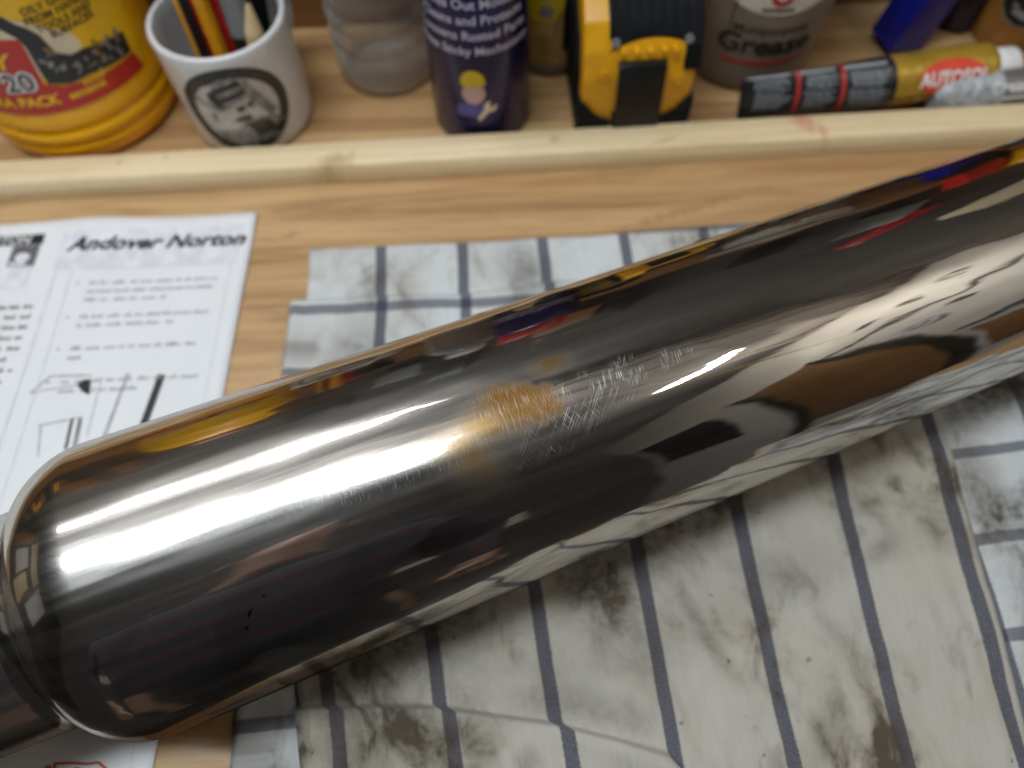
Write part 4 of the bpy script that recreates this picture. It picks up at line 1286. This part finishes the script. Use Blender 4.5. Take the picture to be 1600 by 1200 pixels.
# ------------------------------------------------------------------ blue carton, dark bottle, amber tin
def behind():
    b = thing('blue_carton', 'slim deep blue carton leaning behind the gold end of the tube', 'carton', (0.243, 0.397, 0.0028))
    b.rotation_euler = (R(2), R(13), R(17))
    finish('blue_sleeve', box_bm(-0.0125, 0.0125, -0.0105, 0.0105, 0.0003, 0.072, 0.0006), M['blue_box'], b)
    finish('black_sleeve', box_bm(-0.0125, 0.0125, -0.0105, 0.0105, 0.0724, 0.098, 0.0006), M['black'], b)
    finish('red_sleeve', box_bm(-0.0125, 0.0125, -0.0105, 0.0105, 0.0984, 0.150, 0.0006), M['red_label'], b)
    root = thing('dark_bottle', 'dark navy bottle in the shade beside the blue carton', 'bottle', (0.2855, 0.415, 0))
    finish('body', lathe_bm([(0, 0.002), (0.010, 0.0006), (0.0128, 0.002), (0.0132, 0.006), (0.0132, 0.085), (0.009, 0.096), (0.006, 0.098), (0.006, 0.106)], 40), M['navy'], root)
    finish('cap', lathe_bm([(0.0072, 0.100), (0.0078, 0.101), (0.0078, 0.118), (0.007, 0.119), (0, 0.119)], 32, caps=(True, False)), M['black_gloss'], root)
    pc = thing('printed_carton', 'red and yellow printed carton right of the amber tin, mirrored in the chrome', 'carton', (0.405, 0.402, 0))
    finish('yellow_panel', box_bm(-0.052, 0.052, -0.026, 0.026, 0.0003, 0.052, 0.0008), M['yellow_label'], pc)
    finish('red_panel', box_bm(-0.052, 0.052, -0.026, 0.026, 0.0524, 0.098, 0.0008), M['red_label'], pc)
    finish('black_panel', box_bm(-0.052, 0.052, -0.026, 0.026, 0.0984, 0.140, 0.0008), M['black'], pc)
    root = thing('amber_tin', 'amber tin with a round black and grey badge at the upper right', 'tin', (0.316, 0.402, 0))
    r = 0.0245
    rf = lambda z: r
    finish('body', lathe_bm([(0, 0.002), (0.021, 0.0006), (0.0238, 0.0008), (r, 0.003), (r, 0.133), (0.0238, 0.135), (0, 0.135)], 64), M['amber'], root)
    finish('lid', lathe_bm([(0.0255, 0.085), (0.0258, 0.086), (0.0258, 0.139), (0.0248, 0.1405), (0, 0.1405)], 64, caps=(True, False)), M['yellow'], root)
    phi = R(-34)
    bd = print_on('badge', flat_bm([ellipse(0, 0.038, 0.0175, 0.0175, 44)], 0.003), cyl_map(rf, phi, 0.0004), M['print_mid'], root)
    print_on('badge_ring', flat_bm(ring_polys(0, 0.038, 0.0165, 0.0165, 0.0125, 0.0130, 36), 0.003), cyl_map(rf, phi, 0.0006), M['black'], bd)
    rnd = random.Random(12)
    dk = [ellipse(rnd.uniform(-0.010, 0.010), 0.038 + rnd.uniform(-0.010, 0.010), rnd.uniform(0.0015, 0.004), rnd.uniform(0.001, 0.003), 10, rnd.uniform(0, 3)) for _ in range(20)]
    print_on('badge_figure', flat_bm(dk, 0.004), cyl_map(rf, phi, 0.0007), M['black'], bd)


behind()


# ------------------------------------------------------------------ black and gold tube
def metal_tube():
    P0, P1 = Vector((0.1345, 0.3375, 0.0155)), Vector((0.2790, 0.3560, 0.0150))
    ax = (P1 - P0).normalized()
    L = (P1 - P0).length
    q = Vector((ax.x, ax.y, 0))
    side = Vector((-ax.y, ax.x, 0)).normalized()
    up = ax.cross(side) * 1.0
    if up.z < 0:
        up = -up
    root = thing('polish_tube', 'black and gold metal polish tube with white cap lying behind the batten', 'tube', (P0.x, P0.y, 0))
    base = Vector((P0.x, P0.y, 0))

    def sec(s):
        t = s / L
        f = smooth(0.0, 0.62, t)
        hh = 0.0118 + (0.0138 - 0.0118) * f
        ww = 0.0012 + (0.0136 - 0.0012) * f ** 0.8
        return hh, ww

    def surf(s, a, e=0.0):
        hh, ww = sec(s)
        c, sn = math.cos(a), math.sin(a)
        sq = 1.0
        tilt = R(-18) * (1 - s / L)
        y, z = (ww + e) * sn, (hh + e) * c
        return P0 - base + ax * s + side * (y * math.cos(tilt) - z * math.sin(tilt)) + up * (z * math.cos(tilt) + y * math.sin(tilt))

    def shell(name, s0, s1, mat, e=0.0, a0=-math.pi, a1=math.pi, n=40, par=root):
        bm = bmesh.new()
        seg = 48
        g = [[bm.verts.new(surf(s0 + (s1 - s0) * i / n, a0 + (a1 - a0) * j / seg, e + 0.0003 * nz(i * 0.3 + s0 * 90, j * 0.25, 1.0, 2))) for j in range(seg + 1)] for i in range(n + 1)]
        for i in range(n):
            for j in range(seg):
                bm.faces.new((g[i][j], g[i][j + 1], g[i + 1][j + 1], g[i + 1][j]))
        bmesh.ops.remove_doubles(bm, verts=bm.verts, dist=1e-6)
        return finish(name, bm, mat, par, angle=60)
    shell('black_half', 0.0, 0.0845, M['tube_black'])
    shell('gold_half', 0.0845, L - 0.004, M['gold'])
    bm = bmesh.new()
    # rounded shoulder
    prev = None
    for k in range(7):
        t = k / 6
        s = L - 0.004 + 0.0055 * math.sin(t * math.pi / 2)
        sc = 1 - 0.42 * (1 - math.cos(t * math.pi / 2))
        ring = []
        for j in range(40):
            a = 2 * math.pi * j / 40
            p = surf(L - 0.004, a)
            cen = P0 - base + ax * (L - 0.004)
            ring.append(bm.verts.new(cen + (p - cen) * sc + ax * (s - L + 0.004)))
        if prev:
            for j in range(40):
                bm.faces.new((prev[j], prev[(j + 1) % 40], ring[(j + 1) % 40], ring[j]))
        prev = ring
    bm.faces.new(prev)
    finish('shoulder', bm, M['gold'], root)
    cap = finish('cap', lathe_bm([(0.0098, 0.0), (0.0100, 0.001), (0.0096, 0.0125), (0.0086, 0.0138), (0, 0.0138)], 36, caps=(True, False)), M['white'], root)
    cap.rotation_euler = ax.to_track_quat('Z', 'X').to_euler()
    cap.location = P0 - base + ax * (L + 0.0015)
    # folded crimp at the flat end
    crimp = shell('crimp', 0.0002, 0.0042, M['tube_black'], 0.0007, n=4)

    # print: (s along tube, angle round); the side facing the front is angle about -90 degrees in side terms
    sg = -1.0

    def m(e):
        return lambda s, v: surf(s, sg * (R(12) + v / 0.0125), e)
    rnd = random.Random(21)

    def blockp(s0, s1, v0, v1, lead, hgt):
        out = []
        v = v0
        while v < v1:
            s = s0 + rnd.uniform(0, 0.002)
            e_ = s1 - rnd.uniform(0, 0.006)
            while s < e_:
                wl = rnd.uniform(0.0012, 0.0045)
                out.append([(s, v), (min(s + wl, e_), v), (min(s + wl, e_), v + hgt), (s, v + hgt)])
                s += wl + 0.0006
            v += lead
        return out
    for s0, s1 in ((0.006, 0.0275), (0.0335, 0.0515), (0.0575, 0.082)):
        print_on('small_print', flat_bm(blockp(s0, s1, 0.0035, 0.0115, 0.0014, 0.0006) + blockp(s0, s1, 0.0128, 0.023, 0.0013, 0.0005), 0.003), m(0.0007), M['tube_text'], root)
    for s0, s1 in ((0.0015, 0.0265), (0.0275, 0.0515), (0.0535, 0.0800)):
        print_on('silver_strip', flat_bm([[(s0, -0.0012), (s1, -0.0012), (s1 - 0.001, 0.0014), (s0 + 0.002, 0.0016)]], 0.003), m(0.0007), M['silver'], root)
    for s0 in (0.0292, 0.0533):
        print_on('red_band', flat_bm([[(s0, -0.002), (s0 + 0.0024, -0.002), (s0 + 0.0024, 0.026), (s0, 0.026)]], 0.002), m(0.0008), M['tub_red'], root)
    ov = print_on('red_oval', flat_bm([ellipse(0.1165, 0.0105, 0.0195, 0.0088, 40, 0.0)], 0.003), m(0.0007), M['tube_red'], root)
    bm = text_bm('AUTOSOL', 0.0088, 0.0003, 0.0, 1.0)
    for v in bm.verts:
        v.co.x += 0.1175
        v.co.y = 0.0112 - v.co.y
    print_on('lettering', bm, m(0.0010), M['white'], ov)
    print_on('white_mark', flat_bm([ellipse(0.099, 0.0205, 0.0022, 0.0014, 14)], 0.003), m(0.0009), M['cream'], root)


metal_tube()


# ------------------------------------------------------------------ silver crumpled tube
def silver_tube():
    P0, P1 = Vector((0.2440, 0.3400, 0.0098)), Vector((0.4000, 0.3460, 0.0125))
    ax = (P1 - P0).normalized()
    side = Vector((-ax.y, ax.x, 0)).normalized()
    up = Vector((0, 0, 1))
    L = (P1 - P0).length
    root = thing('silver_tube', 'crumpled silver tube at the right end, overlapping the polish tube', 'tube', (P0.x, P0.y, 0))
    base = Vector((P0.x, P0.y, 0))

    def surf(s, a, e=0.0):
        t = s / L
        f = smooth(-0.02, 0.06, t)
        hh = (0.0060 + 0.0050 * f) + 0.0016 * smooth(0.1, 0.3, t)
        ww = (0.0040 + 0.0065 * f)
        k = 1 + (0.16 * noise.noise(Vector((s * 110, math.cos(a) * 1.3, math.sin(a) * 1.3))) + 0.10 * noise.noise(Vector((s * 300, math.cos(a) * 3, math.sin(a) * 3)))) * (1 - smooth(0.20, 0.27, t))
        return P0 - base + ax * s + side * ((ww * k + e) * math.sin(a)) + up * max((hh * k + e) * math.cos(a), -0.0095)

    def shell(name, s0, s1, mat, n, e=0.0, cap=False, ang=30):
        bm = bmesh.new()
        seg = 44
        g = [[bm.verts.new(surf(s0 + (s1 - s0) * i / n, 2 * math.pi * j / seg, e)) for j in range(seg)] for i in range(n + 1)]
        for i in range(n):
            for j in range(seg):
                bm.faces.new((g[i][j], g[i][(j + 1) % seg], g[i + 1][(j + 1) % seg], g[i + 1][j]))
        if cap:
            bm.faces.new(list(reversed(g[0])))
            bm.faces.new(g[-1])
        return finish(name, bm, mat, root, angle=ang)
    shell('crumpled_end', 0.0, 0.0355, M['silver'], 34, 0.0004, True)
    shell('printed_body', 0.0345, L, M['grey_tube'], 30, 0.0, True, 60)

    def m(e):
        return lambda s, v: surf(s, -(R(25) + v / 0.0115), e)
    bm = text_bm('Cream', 0.0085, 0.0002)
    for v in bm.verts:
        v.co.x = v.co.x + 0.0400
        v.co.y = 0.0035 - v.co.y
    print_on('lettering', bm, m(0.0004), M['white'], root)
    print_on('white_line', flat_bm([[(0.0355, 0.0085), (0.09, 0.0085), (0.09, 0.0095), (0.0355, 0.0095)]], 0.003), m(0.0004), M['white'], root)


silver_tube()


# ------------------------------------------------------------------ the photographer, only seen as a reflection
def person():
    t = NT('dark_checked_jacket')
    o = t.obj()
    x, y, z = t.sep(o)
    def band(c, sp, wd):
        m = t.math('ABSOLUTE', t.math('SUBTRACT', t.math('MODULO', t.math('ADD', c, 20.0), sp), sp / 2))
        return t.ramp(m, wd * 0.4, wd * 0.6, 1.0, 0.0)
    c = t.mix(t.math('MULTIPLY', band(z, 0.11, 0.035), 0.8), (0.030, 0.036, 0.052), (0.105, 0.022, 0.026))
    c = t.mix(t.math('MULTIPLY', band(x, 0.12, 0.03), 0.6), c, (0.012, 0.013, 0.018))
    t.put(t.b.inputs['Base Color'], c)
    t.b.inputs['Roughness'].default_value = 0.9
    skin = plain('skin', (0.46, 0.27, 0.19), 0.5, var=0.08, scale=30)
    trous = plain('dark_trousers', (0.02, 0.021, 0.024), 0.9)
    hairm = plain('dark_brown_hair', (0.035, 0.022, 0.014), 0.6, var=0.3, scale=200)
    J, E, Rr = [], [], []

    def j(p, r, par=None):
        J.append(p)
        Rr.append(r)
        if par is not None:
            E.append((par, len(J) - 1))
        return len(J) - 1
    pel = j((0, -0.60, 0.02), (0.155, 0.115))
    wst = j((0, -0.57, 0.16), (0.145, 0.105), pel)
    chs = j((0, -0.50, 0.36), (0.165, 0.115), wst)
    nkb = j((0, -0.44, 0.50), (0.080, 0.065), chs)
    nkt = j((0, -0.405, 0.565), (0.056, 0.058), nkb)
    hd0 = j((0, -0.375, 0.63), (0.066, 0.080), nkt)
    hd1 = j((0, -0.365, 0.70), (0.076, 0.094), hd0)
    j((0, -0.375, 0.765), (0.060, 0.074), hd1)
    for sx in (-1, 1):
        sh = j((sx * 0.185, -0.475, 0.44), (0.068, 0.066), chs)
        el = j((sx * 0.275, -0.565, 0.19), (0.048, 0.046), sh)
        wr = j((sx * 0.235, -0.50, -0.03), (0.031, 0.027), el)
        pm = j((sx * 0.222, -0.485, -0.105), (0.040, 0.016), wr)
        for q, (dx, ln) in enumerate(((-0.030, 0.070), (-0.010, 0.082), (0.010, 0.078), (0.029, 0.062))):
            a = j((sx * 0.222 + dx, -0.482, -0.145), (0.0095, 0.0095), pm)
            b = j((sx * 0.222 + dx * 1.1, -0.474, -0.145 - ln * 0.55), (0.0085, 0.0085), a)
            j((sx * 0.222 + dx * 1.1, -0.486, -0.145 - ln), (0.0070, 0.0070), b)
        a = j((sx * 0.222 - sx * 0.046, -0.462, -0.100), (0.011, 0.011), pm)
        j((sx * 0.222 - sx * 0.056, -0.446, -0.138), (0.009, 0.009), a)
        hp = j((sx * 0.095, -0.60, -0.06), (0.092, 0.092), pel)
        kn = j((sx * 0.115, -0.57, -0.46), (0.062, 0.062), hp)
        an = j((sx * 0.120, -0.62, -0.83), (0.043, 0.043), kn)
        j((sx * 0.130, -0.50, -0.868), (0.042, 0.030), an)
    me = D.meshes.new('person')
    me.from_pydata(J, E, [])
    ob = D.objects.new('person', me)
    COL.objects.link(ob)
    sk = ob.modifiers.new('skin', 'SKIN')
    sk.use_smooth_shade = True
    for v, r in zip(me.skin_vertices[0].data, Rr):
        v.radius = r
        v.use_root = False
    me.skin_vertices[0].data[0].use_root = True
    sb = ob.modifiers.new('sub', 'SUBSURF')
    sb.levels = sb.render_levels = 2
    dg = bpy.context.evaluated_depsgraph_get()
    m2 = D.meshes.new_from_object(ob.evaluated_get(dg))
    ob.modifiers.clear()
    ob.data = m2
    for m_ in (t.m, skin, trous):
        m2.materials.append(m_)
    for p in m2.polygons:
        c_ = p.center
        p.use_smooth = True
        if c_.z > 0.525 or (abs(c_.x) > 0.13 and -0.40 < c_.z < -0.025 and c_.y > -0.54):
            p.material_index = 1
        elif c_.z < 0.0:
            p.material_index = 2
    # face: nose, brow, chin shaped into the head
    for v in m2.vertices:
        co = v.co
        if co.z > 0.58 and co.y > -0.36:
            d = math.exp(-((co.x / 0.012) ** 2) - ((co.z - 0.672) / 0.022) ** 2)
            co.y += 0.024 * d
            co.y -= 0.008 * math.exp(-(((abs(co.x) - 0.030) / 0.014) ** 2) - ((co.z - 0.698) / 0.012) ** 2)
            co.y += 0.008 * math.exp(-((co.x / 0.03) ** 2) - ((co.z - 0.605) / 0.02) ** 2)
    tag(ob, 'person in a dark checked jacket bending over the bench, mirrored in the silencer', 'person')
    hb = bmesh.new()
    bmesh.ops.create_icosphere(hb, subdivisions=4, radius=1)
    for v in list(hb.verts):
        n_ = v.co.copy()
        k = 1 + 0.05 * noise.noise(n_ * 6)
        v.co = Vector((n_.x * 0.088 * k, n_.y * 0.106 * k - 0.386, n_.z * 0.098 * k + 0.722))
    bmesh.ops.delete(hb, geom=[v for v in hb.verts if v.co.y > -0.335 and v.co.z < 0.765 or v.co.z < 0.655], context='VERTS')
    finish('hair', hb, hairm, ob)
    for sx in (-1, 1):
        eb = bmesh.new()
        bmesh.ops.create_uvsphere(eb, u_segments=14, v_segments=10, radius=1)
        for v in eb.verts:
            v.co = Vector((sx * 0.086 + v.co.x * 0.008, -0.375 + v.co.y * 0.018, 0.685 + v.co.z * 0.031))
        finish('ear', eb, skin, ob)
        eb = bmesh.new()
        bmesh.ops.create_uvsphere(eb, u_segments=12, v_segments=8, radius=0.012)
        ey = finish('eye', eb, M['white'], ob)
        ey.location = (sx * 0.030, -0.292, 0.698)
    mb = box_bm(-0.022, 0.022, -0.290, -0.284, 0.632, 0.640, 0.003)
    finish('mouth', mb, M['tub_red'], ob)


person()
